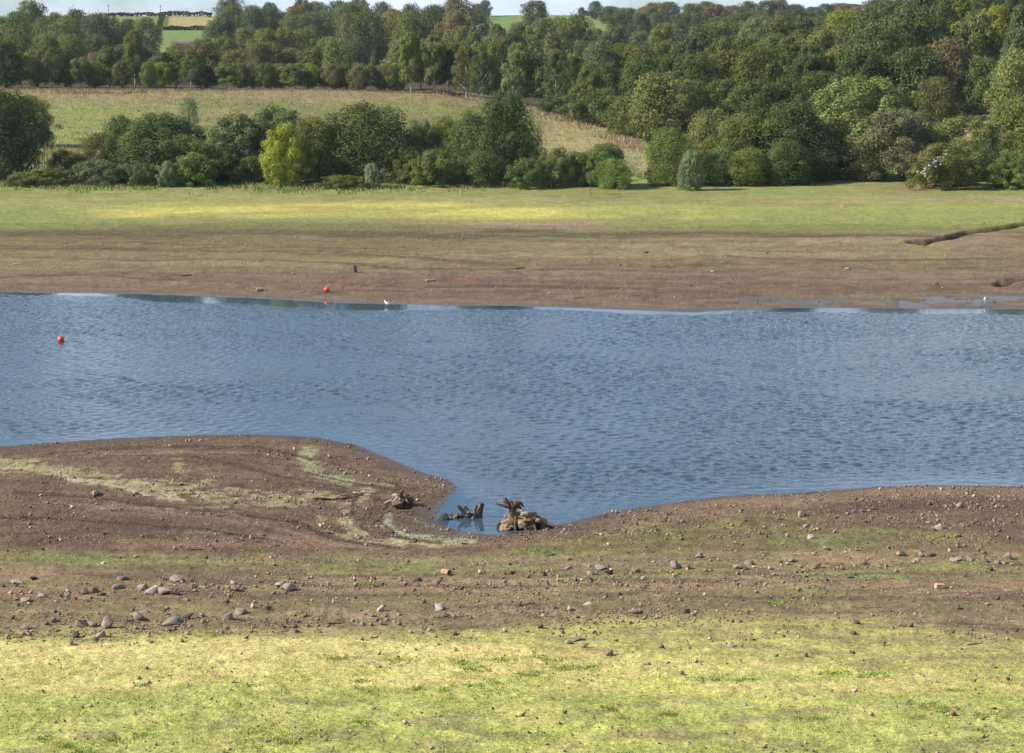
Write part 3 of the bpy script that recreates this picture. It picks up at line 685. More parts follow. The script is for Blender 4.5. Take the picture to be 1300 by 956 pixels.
# trees along the brow of the meadow
BR = [(8,52,44,'very dark green'),(28,72,26,'golden yellow'),(48,60,32,'olive green'),(64,52,30,'olive green'),(84,70,26,'dark green'),(103,72,30,'green'),(122,84,26,'olive green'),(140,62,36,'green'),(156,88,22,'brown-green'),
 (172,42,34,'olive green'),(190,88,22,'bright green'),(206,86,24,'yellow-green'),(224,66,36,'olive green'),(243,76,30,'green'),(262,64,46,'brown-green'),(288,74,26,'bright green'),(306,92,24,'olive green'),(322,94,26,'rusty brown'),(338,96,24,'olive green'),
 (356,94,26,'rusty brown'),(374,80,36,'olive green'),(392,92,24,'yellow-green'),(408,82,30,'dark green'),(424,88,26,'rusty brown'),(440,90,24,'green'),(456,92,26,'rusty brown'),(472,86,24,'olive green'),(488,88,26,'rusty brown'),(503,92,22,'green')]
for i, (px, top, w, tint) in enumerate(BR):
    k = 'birch' if i in (9, 3, 12, 13, 20, 26) else ('young' if i in (1, 5, 7, 15, 22) else 'broad'); top += random.Random(i).uniform(-9, 5); w *= random.Random(i+50).uniform(.9, 1.35)
    plant(k, px, top, w, 396+(i*7 % 5)*2, tint, '%s tree in the row along the brow of the meadow, %s from left' % (tint, ORD[i]), group='trees along the brow of the meadow')
# front of the birch plantation
PL = [(522,42,42,384,'olive green'),(551,46,32,384,'light olive'),(570,64,36,386,'very dark green'),(592,58,38,380,'olive green'),(612,66,34,374,'dark green'),(632,56,36,376,'olive green'),(658,56,40,366,'light olive'),(684,68,36,366,'green'),(706,66,38,358,'dark green'),(728,72,34,352,'very dark green'),(748,80,40,346,'olive green')]
for i, (px, top, w, d, tint) in enumerate(PL):
    plant('birch', px, top, w, d, tint, '%s tree at the front of the birch plantation, %s from left' % (tint, ORD[i]), group='front trees of the birch plantation')
LAY = [
 ('left wood, front part', 450, [(-10,50),(40,62),(100,74),(160,80),(205,72)], 27, 36, ['broad','birch'], ['dark green','olive green','green','brown-green'], 'trees in the left wood'),
 ('left wood, middle part', 530, [(0,36),(40,38),(80,46),(120,48),(150,58),(190,62)], 30, 40, ['broad'], ['dark green','blue-green','green','olive green'], 'trees in the left wood'),
 ('valley wood below the gold field', 500, [(225,60),(265,62),(300,66),(350,56),(400,60),(450,82)], 26, 38, ['broad'], ['brown-green','olive green','grey-green','rusty brown','green'], 'trees in the valley wood'),
 ('valley wood, middle', 580, [(262,54),(300,44),(340,36),(400,40),(445,52)], 27, 40, ['broad'], ['green','bright green','olive green','blue-green','rusty brown'], 'trees in the valley wood'),
 ('hill wood right of the gold field', 700, [(275,24),(300,2),(325,14),(350,22),(400,14),(440,8)], 23, 38, ['broad'], ['green','dark green','olive green','blue-green'], 'trees in the hill wood'),
 ('top of the hill wood', 800, [(292,-2),(320,8),(360,10),(400,4),(430,2),(455,-2),(480,6)], 27, 36, ['broad'], ['dark green','blue-green','green'], 'trees in the hill wood'),
 ('dark beech wood on the hill', 640, [(445,22),(480,20),(520,16),(560,14),(600,20)], 24, 42, ['broad'], ['dark green','rusty brown','very dark green','olive green'], 'trees in the beech wood'),
 ('top of the beech wood', 740, [(440,6),(475,10),(510,10),(550,8),(585,0),(602,12)], 26, 38, ['broad'], ['dark green','olive green','rusty brown','blue-green'], 'trees in the beech wood'),
 ('central plantation, second rank', 410, [(505,60),(560,55),(620,50),(680,58),(740,66),(800,78)], 24, 40, ['birch'], ['olive green','green','dark green','light olive'], 'trees in the central plantation'),
 ('central plantation, middle', 460, [(515,52),(560,50),(620,44),(690,42),(740,48),(800,56),(880,60),(960,64)], 27, 42, ['birch','broad'], ['green','olive green','grey-green','dark green'], 'trees in the central plantation'),
 ('top edge of the central plantation', 540, [(585,40),(630,32),(680,27),(720,22),(760,34),(820,38),(880,32),(930,28),(980,22),(1040,28)], 25, 40, ['birch','broad'], ['grey-green','olive green','blue-green','green'], 'trees along the top of the plantation'),
 ('right wood, lower front', 315, [(880,104),(930,98),(985,104),(1040,96)], 42, 58, ['broad'], ['green','olive green','dark green'], 'trees in the right-hand wood'),
 ('right wood, second rank', 352, [(775,82),(830,72),(890,70),(950,66),(1010,62),(1060,66)], 38, 56, ['broad','birch'], ['olive green','green','dark green'], 'trees in the right-hand wood'),
 ('right wood, middle', 400, [(770,60),(840,54),(900,50),(960,42),(1020,40),(1080,32)], 34, 52, ['birch','broad'], ['light olive','green','olive green','blue-green'], 'trees in the right-hand wood'),
 ('right wood, upper part', 450, [(1070,14),(1120,2),(1180,-12),(1240,-26),(1300,-36),(1400,-40)], 34, 58, ['birch','broad'], ['green','light olive','dark green','yellow-green'], 'trees at the top right'),
 ('right wood, upper front', 385, [(1080,34),(1130,8),(1190,2),(1250,-8),(1310,-16),(1400,-20)], 38, 58, ['broad','birch'], ['dark green','olive green','green'], 'trees at the top right'),
 ('skyline wood on the right', 880, [(775,9),(800,9),(850,4),(900,5),(945,6),(990,-4),(1015,8),(1050,7),(1080,5),(1125,-4)], 20, 30, ['broad'], ['dark green','blue-green','green','reddish brown'], 'trees along the right skyline'),
 ('lower slope of the skyline wood', 740, [(790,18),(850,14),(920,20),(960,16),(1020,16),(1065,22)], 25, 34, ['broad'], ['green','blue-green','dark green'], 'trees along the right skyline'),
]
for (nm, d, line, step, w, kinds, tints, grp) in LAY:
    lx = [a for a, _ in line]; ly = [b for _, b in line]; n = max(2, int(round((lx[-1]-lx[0])/step))+1); J = random.Random(nm)
    for i in range(n):
        px = lx[0]+(lx[-1]-lx[0])*i/(n-1)+J.uniform(-.25, .25)*step; top = np.interp(px, lx, ly)+J.uniform(-5, 6)*min(1, 500/d)
        k = J.choice(kinds); tint = J.choice(tints)
        plant(k, px, top, w*J.uniform(.85, 1.3), d*J.uniform(.97, 1.04), tint, '%s %s, %s from left, %s' % (tint, {'broad': 'round tree', 'birch': 'birch', 'pine': 'pine'}[k], ORD[i], nm), group=grp, gain=0.85 if 'right wood' in nm else 1.0)
print('PLANTS', tcount)

# ------------------------------------------------------------------ scattered stuff
def blades(name, x, y, h, w, colr, label_kind='stuff', lean=0.35, per=4, spread=0.1):
    """upright blades: several thin triangles at every point; colr (n,3)"""
    n = len(x); z = Z(x, y)
    X = np.repeat(x, per)+rng.normal(size=n*per)*spread; Y = np.repeat(y, per)+rng.normal(size=n*per)*spread; Zb = np.repeat(z, per)-0.01
    H = np.repeat(h, per)*rng.uniform(.6, 1.15, n*per); W = np.repeat(w, per); Cc = np.repeat(colr, per, 0)*rng.uniform(.75, 1.25, (n*per, 1))
    a = rng.uniform(0, 6.28, n*per); lx = rng.normal(size=n*per)*lean*H; ly = rng.normal(size=n*per)*lean*H
    dx = np.cos(a)*W/2; dy = np.sin(a)*W/2
    V = np.stack([np.stack([X-dx, Y-dy, Zb], 1), np.stack([X+dx, Y+dy, Zb], 1), np.stack([X+lx+dx*.35, Y+ly+dy*.35, Zb+H], 1), np.stack([X+lx-dx*.35, Y+ly-dy*.35, Zb+H], 1)], 1).reshape(-1, 3)
    F = np.arange(len(V)).reshape(-1, 4)
    o = link(name, mesh_np(name, V, F, M_grass, {'col': np.repeat(Cc, 4, 0)}))
    return o
def pick(C, n): return np.array(C)[rng.integers(0, len(C), n)]
# rough grass of the meadow
def meadow():
    n = 26000; y = rng.uniform(256, 392, n); x = rng.uniform(-110, 25, n)*y/390*1.0
    px, _ = project(x, y, Z(x, y, False)); k = (px > -60) & (px < np.where(y > 345, 640, 860)); x = x[k]; y = y[k]
    c = pick([(0.185,0.19,0.075),(0.23,0.205,0.10),(0.16,0.19,0.065),(0.21,0.19,0.10)], len(x)); c = np.where((y > 358)[:, None], c*0.5+np.array((0.13,0.10,0.062)), c)
    tag(blades('meadow_grass', x, y, rng.uniform(.15, .35, len(x)), np.full(len(x), .06), c, spread=.4, lean=.3), kind='stuff')
meadow()
# willowherb and bracken along the edge of the wood
def fringe(name, pts, n, thick, cols, h, w, clump=0):
    P = np.array([hit(a, b)[:2] for a, b in pts]); seg = rng.integers(0, len(P)-1, n); t = rng.random(n)[:, None]
    Q = P[seg]*(1-t)+P[seg+1]*t+rng.normal(size=(n, 2))*np.array([.6, thick])
    if clump: kk = fbm(Q[:, 0]/3.5, Q[:, 1]/9, 77, 3)+rng.normal(size=n)*.05 > clump; Q = Q[kk]; n = len(Q)
    return tag(blades(name, Q[:, 0], Q[:, 1], rng.uniform(.6, 1.1, n)*h, np.full(n, w), pick(cols, n), spread=.3, lean=.18), kind='stuff')
fringe('willowherb', [(545,117),(580,119),(612,126),(640,136),(665,138),(700,145),(735,155),(770,172),(800,182),(818,190)], 5200, 6.0, [(0.34,0.24,0.17),(0.40,0.27,0.22),(0.24,0.23,0.11),(0.21,0.22,0.09),(0.32,0.24,0.15),(0.27,0.22,0.12)], .65, .08, .49)
fringe('willowherb', [(1200,140),(1220,137),(1240,133),(1262,130)], 700, 2.5, [(0.38,0.22,0.17),(0.22,0.22,0.09),(0.33,0.25,0.15)], 1.3, .12)
fringe('bracken', [(0,116),(30,117),(60,118),(110,118),(160,118),(215,117)], 1700, 2.0, [(0.33,0.22,0.15),(0.30,0.23,0.13),(0.22,0.22,0.09)], .6, .10, .48)
fringe('bank_herbage', [(0,232),(60,236),(150,240),(250,242),(330,238),(420,240),(500,238),(600,236),(700,234),(790,230)], 3600, 2.6, [(0.17,0.24,0.06),(0.22,0.25,0.08),(0.30,0.26,0.13),(0.14,0.20,0.05)], .4, .09, .53)
fringe('bank_herbage', [(800,222),(860,225),(950,222),(1050,220),(1130,220),(1180,222),(1300,230)], 3000, 2.2, [(0.17,0.25,0.06),(0.20,0.25,0.08),(0.27,0.25,0.12)], .4, .09, .53)
fringe('reeds', [(40,200),(90,205),(120,212),(60,225)], 1200, 3.5, [(0.28,0.24,0.11),(0.19,0.23,0.08),(0.36,0.28,0.16)], 1.4, .10)
# short turf and weeds nearest the camera
def turf():
    n = 90000; y = rng.uniform(43, 57, n); x = rng.uniform(-.3, .3, n)*y
    px, py = project(x, y, Z(x, y, False)); keep = (fbm(x/1.2, y/1.2, 14, 3)+rng.normal(size=n)*.08 > .5) & (py > 790+30*fbm(x/3, y/3, 2, 2)); x = x[keep]; y = y[keep]; py = py[keep]
    g = ss(825, 880, py+rng.normal(size=len(x))*14)[:, None]
    c = pick([(0.50,0.48,0.17),(0.44,0.46,0.13),(0.38,0.42,0.12)], len(x))*(1-g)+pick([(0.26,0.34,0.07),(0.32,0.38,0.09)], len(x))*g
    tag(blades('short_turf', x, y, rng.uniform(.015, .055, len(x)), np.full(len(x), .016), c, spread=.05, per=3, lean=.8), kind='stuff')
turf()
def weeds():
    X = []; 
    for (a, b_) in [(430,837),(505,838),(588,842),(600,850),(640,838),(695,836),(718,848),(750,848),(676,857),(905,862),(1060,855),(1107,858),(985,765),(268,806),(330,700),(470,742),(690,700)]:
        c = hit(a, b_); m = 46; X.append(np.stack([c[0]+rng.normal(size=m)*.28, c[1]+rng.normal(size=m)*.22], 1))
    for q_ in range(45):
        yy = rng.uniform(45, 54.5); xx = rng.uniform(-.28, .28)*yy; m = int(rng.integers(6, 30)); X.append(np.stack([xx+rng.normal(size=m)*rng.uniform(.08, .3), yy+rng.normal(size=m)*rng.uniform(.06, .25)], 1))
    X = np.vstack(X)
    tag(blades('low_weeds', X[:, 0], X[:, 1], np.full(len(X), .07), np.full(len(X), .03), pick([(0.17,0.25,0.05),(0.22,0.30,0.07)], len(X)), spread=.05, lean=.7), kind='stuff')
weeds()
# water plants and clods at the spit
# ------------------------------------------------------------------ stones
import bmesh
def rock_base(seed, sub=2, cuts=9):
    g = np.random.default_rng(seed); bm = bmesh.new(); npt = {1: 9, 2: 11, 3: 26}[sub]
    P = g.normal(size=(npt, 3)); P /= np.linalg.norm(P, axis=1, keepdims=True); P *= g.uniform(.75, 1.0, (npt, 1))
    if sub > 1: P = np.sign(P)*np.abs(P)**0.75     # blocky
    P *= np.array([1, g.uniform(.6, .9), g.uniform(.5, .8)])
    for p in P: bm.verts.new(p)
    r = bmesh.ops.convex_hull(bm, input=bm.verts[:]); bmesh.ops.delete(bm, geom=[v for v in bm.verts if not v.link_faces], context='VERTS')
    if sub > 1:
        bmesh.ops.bevel(bm, geom=bm.edges[:], offset=.02, segments=1, affect='EDGES')
    bmesh.ops.triangulate(bm, faces=bm.faces[:]); bm.verts.ensure_lookup_table(); bm.verts.index_update()
    V = np.array([v.co[:] for v in bm.verts])
    F = np.array([[v.index for v in f.verts] for f in bm.faces]); bm.free()
    V[:, 2] -= V[:, 2].min(); V /= max(np.ptp(V[:, 0]), 1e-6); return V, F
ROCKS = [mesh_np('stone', *rock_base(i+3, 2 if i < 10 else 1), M_stone) for i in range(14)]
RH = [float(np.max([v.co.z for v in m.vertices])) for m in ROCKS]
SC = {'grey': (0.215,0.19,0.165), 'pinkish grey': (0.25,0.195,0.16), 'dark': (0.085,0.07,0.06), 'brown': (0.19,0.14,0.105), 'pale': (0.33,0.295,0.25), 'reddish': (0.21,0.145,0.115)}
nst = 0
def stone(px, py, w, h, tone, label, group='stones on the near bank', var=None, sink=.22):
    global nst; nst += 1; x, y, z = hit(px, py); d = math.hypot(y, CH-z); W = w/FPX*d*.95; H = h/FPX*d*.95
    v = var if var is not None else nst % 10; J = random.Random(nst)
    o = link('stone', ROCKS[v], None, (x, y, z-H*sink), (J.uniform(-.12, .12), J.uniform(-.12, .12), J.uniform(0, 6.28) if h < w*.7 else J.uniform(-.4, .4)), (W*1.05, W*J.uniform(.8, 1.05), H*1.15/RH[v]))
    c = SC[tone]; f = J.uniform(.88, 1.12); o.color = (c[0]*f, c[1]*f, c[2]*f, 1)
    tag(o, label, 'stone', group); return o
BIG = [
 (136,797,15,17,'pinkish grey','upright squarish block, the most prominent stone at lower left'),
 (104,796,18,13,'pinkish grey','rounded stone just left of the upright squarish block'),
 (118,794,13,7,'brown','flat stone wedged between the rounded stone and the upright block'),
 (181,787,17,12,'grey','rounded grey stone with a flat slab on top'),
 (184,778,17,3,'brown','thin slab lying on the rounded grey stone'),
 (219,792,27,9,'grey','long low grey stone left of the black pointed stone'),
 (241,786,11,8,'dark','black pointed stone at lower left centre'),
 (289,786,13,11,'grey','rounded grey stone right of the black pointed stone'),
 (305,778,18,6,'pinkish grey','flat pinkish slab behind the rounded grey stone'),
 (129,809,14,9,'pinkish grey','leaning stone at the foot of the upright squarish block'),
 (122,814,8,6,'dark','small dark stone at the edge of the pale grass under the upright block'),
 (94,809,19,6,'dark','dark flat stone on the border of the pale grass, left'),
 (66,789,11,6,'pinkish grey','small squarish pinkish stone left of the rounded stone'),
 (31,799,11,5,'brown','brown stone near the left edge, above the pale grass'),
 (182,749,14,10,'grey','left stone of the cluster of pale rounded slabs'),
 (195,752,20,9,'pale','pale slab in the middle of the slab cluster'),
 (212,754,20,10,'pinkish grey','right rounded slab of the slab cluster'),
 (225,737,20,8,'pinkish grey','wedge-shaped pinkish stone above the slab cluster'),
 (120,752,15,9,'brown','brown stone at the right of the left-hand pair above the block'),
 (108,754,11,9,'reddish','reddish stone at the left of the pair above the block'),
 (129,756,13,4,'dark','flat dark stone at the foot of the brown pair'),
 (150,747,17,6,'brown','low wedge stone between the brown pair and the slab cluster'),
 (22,741,20,4,'grey','thin flat grey slab at the left edge'),
 (42,735,10,5,'dark','dark stone right of the thin flat slab at the left edge'),
 (54,758,16,5,'grey','flat grey stone low at the left, below the dark stone'),
 (34,763,13,6,'pinkish grey','left stone of two squarish low stones at the left'),
 (23,762,10,5,'brown','brown flat stone next to the left edge'),
 (155,735,16,5,'brown','low brown stone between the grey slabs, upper left'),
 (131,716,8,4,'pale','small pale stone alone on the bare earth, upper left'),
 (299,750,10,8,'brown','rounded brown stone with a pale back, left of centre'),
 (295,741,11,5,'pale','pale stone behind the rounded brown stone'),
 (288,765,9,6,'dark','small dark round stone below the rounded brown stone'),
 (236,763,9,4,'brown','small flat brown stone right of the slab cluster'),
 (369,749,18,8,'pinkish grey','humped pinkish stone at the centre left stone line'),
 (356,744,16,6,'pale','pale flat stone behind the humped pinkish stone'),
 (530,738,12,6,'dark','dark wedge stone on the mud left of the short pipe'),
 (558,742,12,10,'reddish','angular reddish stone just below the short pipe'),
 (484,776,10,8,'pale','pale rounded stone, centre of the near bank'),
 (558,773,17,7,'pale','pale oblong stone right of the pale rounded stone'),
 (565,783,13,7,'brown','brown stone under the pale oblong stone'),
 (340,774,10,6,'dark','dark stone beside a white pebble, left of centre'),
 (521,804,9,6,'grey','grey stone at the pale grass border, centre'),
 (579,806,9,5,'dark','dark stone at the pale grass border, right of centre'),
 (860,722,17,10,'pinkish grey','largest rounded stone on the right half, at the stone line'),
 (872,722,13,7,'brown','brown stone against the largest rounded stone'),
 (762,722,18,6,'grey','flat grey stone in the middle of the stone line'),
 (772,729,12,6,'dark','dark triangular stone below the flat grey stone'),
 (749,729,14,6,'pinkish grey','pinkish flat stone left of the dark triangular stone'),
 (748,737,10,5,'dark','dark stone below the pinkish flat stone'),
 (722,722,13,4,'grey','thin grey stone at the left of the stone line, centre'),
 (649,729,11,5,'dark','dark stone above the bare streak, just right of centre'),
 (692,731,8,6,'dark','small dark lump between the thin grey stone and the dark stone'),
 (698,705,11,4,'dark','dark flat stone on the green ground, upper centre'),
 (724,711,7,6,'brown','small pyramid-shaped brown stone on the green ground'),
 (807,726,12,6,'brown','brown stone left of the largest rounded stone'),
 (888,707,12,6,'brown','brown stone by the green ground edge, right of centre'),
 (937,721,14,5,'grey','flat grey stone at the centre right of the stone line'),
 (950,716,13,6,'pinkish grey','pinkish stone behind the flat grey stone, centre right'),
 (746,769,12,6,'pale','pale wedge stone on the brown ground, right of centre'),
 (770,758,4,5,'dark','small standing dark stone right above the pale wedge stone'),
 (895,756,8,4,'pale','small pale stone on the brown ground, right half'),
 (873,778,11,7,'dark','dark rounded lump on the brown ground, right half'),
 (805,779,14,6,'reddish','reddish group stone at the middle of the lower right ground'),
 (685,797,8,5,'dark','dark stone at the border of the lime turf, right of centre'),
 (722,817,12,6,'pinkish grey','left stone of the trio on the lime turf'),
 (732,812,16,5,'brown','flat top stone of the trio on the lime turf'),
 (743,822,9,6,'brown','right stone of the trio on the lime turf'),
 (773,832,11,8,'reddish','reddish stone on the pale grass, right of the trio'),
 (866,857,7,6,'dark','dark round stone on the pale grass, lower right of centre'),
 (821,844,11,4,'brown','flat brown stone on the pale grass, lower centre right'),
 (928,821,10,5,'pinkish grey','pinkish rounded stone on the lime turf'),
 (1145,705,15,7,'pinkish grey','peaked pinkish stone at the right of the stone line'),
 (1181,706,12,5,'dark','dark slab right of the peaked stone'),
 (1172,707,9,8,'grey','grey stone leaning on the dark slab'),
 (1165,701,13,4,'brown','low brown stone behind the leaning grey stone'),
 (1215,712,17,6,'grey','long flat grey stone at the right of the stone line'),
 (1230,711,10,5,'brown','brown stone right of the long flat grey stone'),
 (1279,709,12,8,'grey','peaked grey stone near the right edge'),
 (1252,714,10,5,'dark','dark stone left of the flat stone pair near the right edge'),
 (1266,715,13,4,'grey','flat grey stone of the pair near the right edge'),
 (1276,716,10,4,'pinkish grey','flat pinkish stone of the pair near the right edge'),
 (1096,716,11,4,'dark','dark flat stone left of the peaked pinkish stone'),
 (1007,713,11,4,'pinkish grey','flat pinkish stone right of centre, at the stone line'),
 (1051,697,11,4,'grey','flat pointed stone on the bare orange ground, right'),
 (1037,720,12,8,'brown','brown heap stone below the bare orange ground'),
 (1078,734,11,3,'dark','low dark stone on the brown ground, right'),
 (1017,656,8,9,'pale','upright pale stone on the green ground, upper right'),
 (1191,672,12,8,'pale','pale peaked stone on the green ground, far right'),
 (1180,641,7,6,'dark','dark round stone on the pebbly strip by the water'),
 (1218,644,14,7,'pinkish grey','broad pinkish boulder on the pebbly strip by the water'),
 (1030,684,9,7,'pale','pale stone with a dark neighbour on the green ground'),
 (1059,676,7,4,'grey','small grey stone on the green ground, right'),
 (1214,682,11,5,'pinkish grey','stone below the pale peaked stone, far right'),
 (1090,792,9,7,'dark','dark cone-shaped stone where the lime turf starts, right'),
 (1083,805,9,5,'dark','dark stone just below the cone-shaped one'),
 (1023,834,6,7,'dark','small upright dark stone on the pale grass, right'),
 (1123,820,4,6,'dark','thin upright dark stone on the lime turf, right'),
 (1082,829,8,4,'dark','flat dark stone on the lime turf, right'),
 (1133,798,8,4,'brown','small brown stone beside a darker patch, lower right'),
 (1216,773,9,6,'dark','dark stone on the brown ground, lower right'),
 (1260,848,10,5,'brown','brown flat stone on the pale grass, lower right corner'),
 (1280,864,6,6,'dark','small dark stone in the lower right corner'),
 (119,628,14,6,'pale','pale stone alone on the muddy spit'),
]
for b_ in BIG: stone(*b_)
# medium stones in loose lines, too alike to tell apart one by one
def band_stones(n, poly, tones, where, smin, smax, jy=3):
    lx = [a for a, _ in poly]; ly = [b for _, b in poly]; xs = np.sort(rng.uniform(lx[0], lx[-1], n)); cnt = {}
    for px in xs:
        py = np.interp(px, lx, ly)+rng.normal()*jy; w = rng.uniform(smin, smax); t = tones[rng.integers(0, len(tones))]; k = cnt[t] = cnt.get(t, 0)+1
        stone(px, py, w, w*rng.uniform(.4, .75), t, '%s small %s stone from the left %s' % (ORD[k-1], t, where), group='small stones '+where, var=int(rng.integers(0, 14)))
band_stones(46, [(0,752),(200,752),(420,742),(640,738)], ['brown','dark','pinkish grey','reddish','grey'], 'in the upper left stone line', 4, 8, 7)
band_stones(44, [(0,803),(150,800),(330,792),(600,784)], ['brown','dark','pinkish grey','brown','grey'], 'edging the pale grass', 4, 8, 7)
band_stones(48, [(640,738),(800,730),(1000,722),(1200,716),(1300,712)], ['brown','dark','pinkish grey','reddish','pale'], 'in the right stone line', 3.5, 8, 7)
band_stones(30, [(640,780),(800,782),(1000,770),(1300,770)], ['brown','dark','pinkish grey'], 'on the lower right brown ground', 3, 6, 12)
band_stones(30, [(800,660),(1000,662),(1300,672)], ['pale','brown','pinkish grey'], 'on the upper right green ground', 3, 7, 9)
# pebbles and clods: one mass
def pebbles(name, x, y, s, C):
    z = Z(x, y); keep = z > 0.0; x = x[keep]; y = y[keep]; z = z[keep]; s = s[keep]; C = C[keep]; n = len(x)
    V0, F0 = rock_base(77, 1, 6); V0 = V0-np.array([0, 0, .08]); m = len(V0)
    a = rng.uniform(0, 6.28, n); ca, sa = np.cos(a), np.sin(a); fl = rng.uniform(.35, .8, n)
    bx = V0[None, :, 0]*s[:, None]; by = V0[None, :, 1]*s[:, None]*rng.uniform(.6, 1.1, n)[:, None]; bz = V0[None, :, 2]*(s*fl)[:, None]
    V = np.stack([bx*ca[:, None]-by*sa[:, None]+x[:, None], bx*sa[:, None]+by*ca[:, None]+y[:, None], bz+z[:, None]], -1).reshape(-1, 3)
    F = (F0[None]+(np.arange(n)*m)[:, None, None]).reshape(-1, 3)
    return tag(link(name, mesh_np(name, V, F, M_pebble, {'col': np.repeat(C, m, 0)})), kind='stuff')
TONES = [(0.26,0.20,0.155),(0.17,0.125,0.09),(0.09,0.07,0.055),(0.36,0.29,0.22),(0.21,0.15,0.115),(0.20,0.16,0.12)]
def near_pebbles():
    n = 150000; y = 44*np.exp(rng.random(n)*math.log(106/44)); x = rng.uniform(-.29, .29, n)*y; z = Z(x, y, False)
    px, py = project(x, y, z)
    D = 0.20+0*x
    st = np.interp(px, [0,650,1300], [752,742,716]); D += 0.55*np.exp(-((py-st)/11)**2)
    st = np.interp(px, [0,330,640,1300], [800,792,786,774]); D += np.interp(px, [0,600,900], [0.75,0.55,0.22])*np.exp(-((py-st)/11)**2)
    D += 0.75*np.exp(-((py-np.interp(px, [700,900,1300], [668,642,640]))/17)**2)*ss(660, 760, px)
    D += 1.6*np.exp(-(((px-410)/60)**2+((py-650)/18)**2)) + 0.8*np.exp(-(((px-530)/40)**2+((py-625)/10)**2)) + 0.5*np.exp(-((py-688)/8)**2)*ss(420, 120, px)+0.75*band(py, 551, 690, 3)*(fbm(x/3, y/1.2, 9, 3) > .5)
    D *= np.where(py > 815, 0.25, 1); D *= 0.25+1.5*ss(.35, .7, fbm(x/2.5, y/1.5, 66, 3))
    k = rng.random(n) < D*0.7; x = x[k]; y = y[k]
    s = rng.uniform(.03, .08, len(x))*(1+1.4*(rng.random(len(x)) > .92)); pebbles('pebbles', x, y, s, pick(TONES, len(x))*rng.uniform(.8, 1.2, (len(x), 1)))
    print('PEBBLES', len(x))
near_pebbles()
def far_pebbles():
    n = 3600; y = rng.uniform(155, 205, n); x = rng.uniform(-.28, .28, n)*y
    k = rng.random(n) < (0.25+.75*(fbm(x/8, y/4, 5, 3) > .52)); x = x[k]; y = y[k]; s = rng.uniform(.06, .15, len(x)); pebbles('pebbles', x, y, s, pick(TONES, len(x)))
far_pebbles()
SHW = 'stones along the far mud'
for (px, py, w, h, t, lb) in [(587,303,5,3,'pale','small pale stone near the old waterline on the far mud, centre'),(375,302,4,3,'pale','tiny pale stone alone high on the far mud, left'),(1078,342,9,2.5,'pale','flat pale stone on the far mud at the right'),(905,345,9,2,'pale','thin flat pale stone on the far mud, right of centre'),(820,321,7,3,'dark','dark stone in the middle of the far mud'),(788,338,4,3,'dark','small dark stone right of the grey patch on the far mud'),(1189,361,5,3,'dark','black stone above the shining wet mud'),(877,363,4,3,'dark','small dark stone close to the far water, right'),(974,322,3,3,'dark','tiny dark stone high on the far mud, right'),(1262,384,5,4,'dark','black lump standing in the wet mud at far right')]:
    stone(px, py, w, h, t, lb, group=SHW)
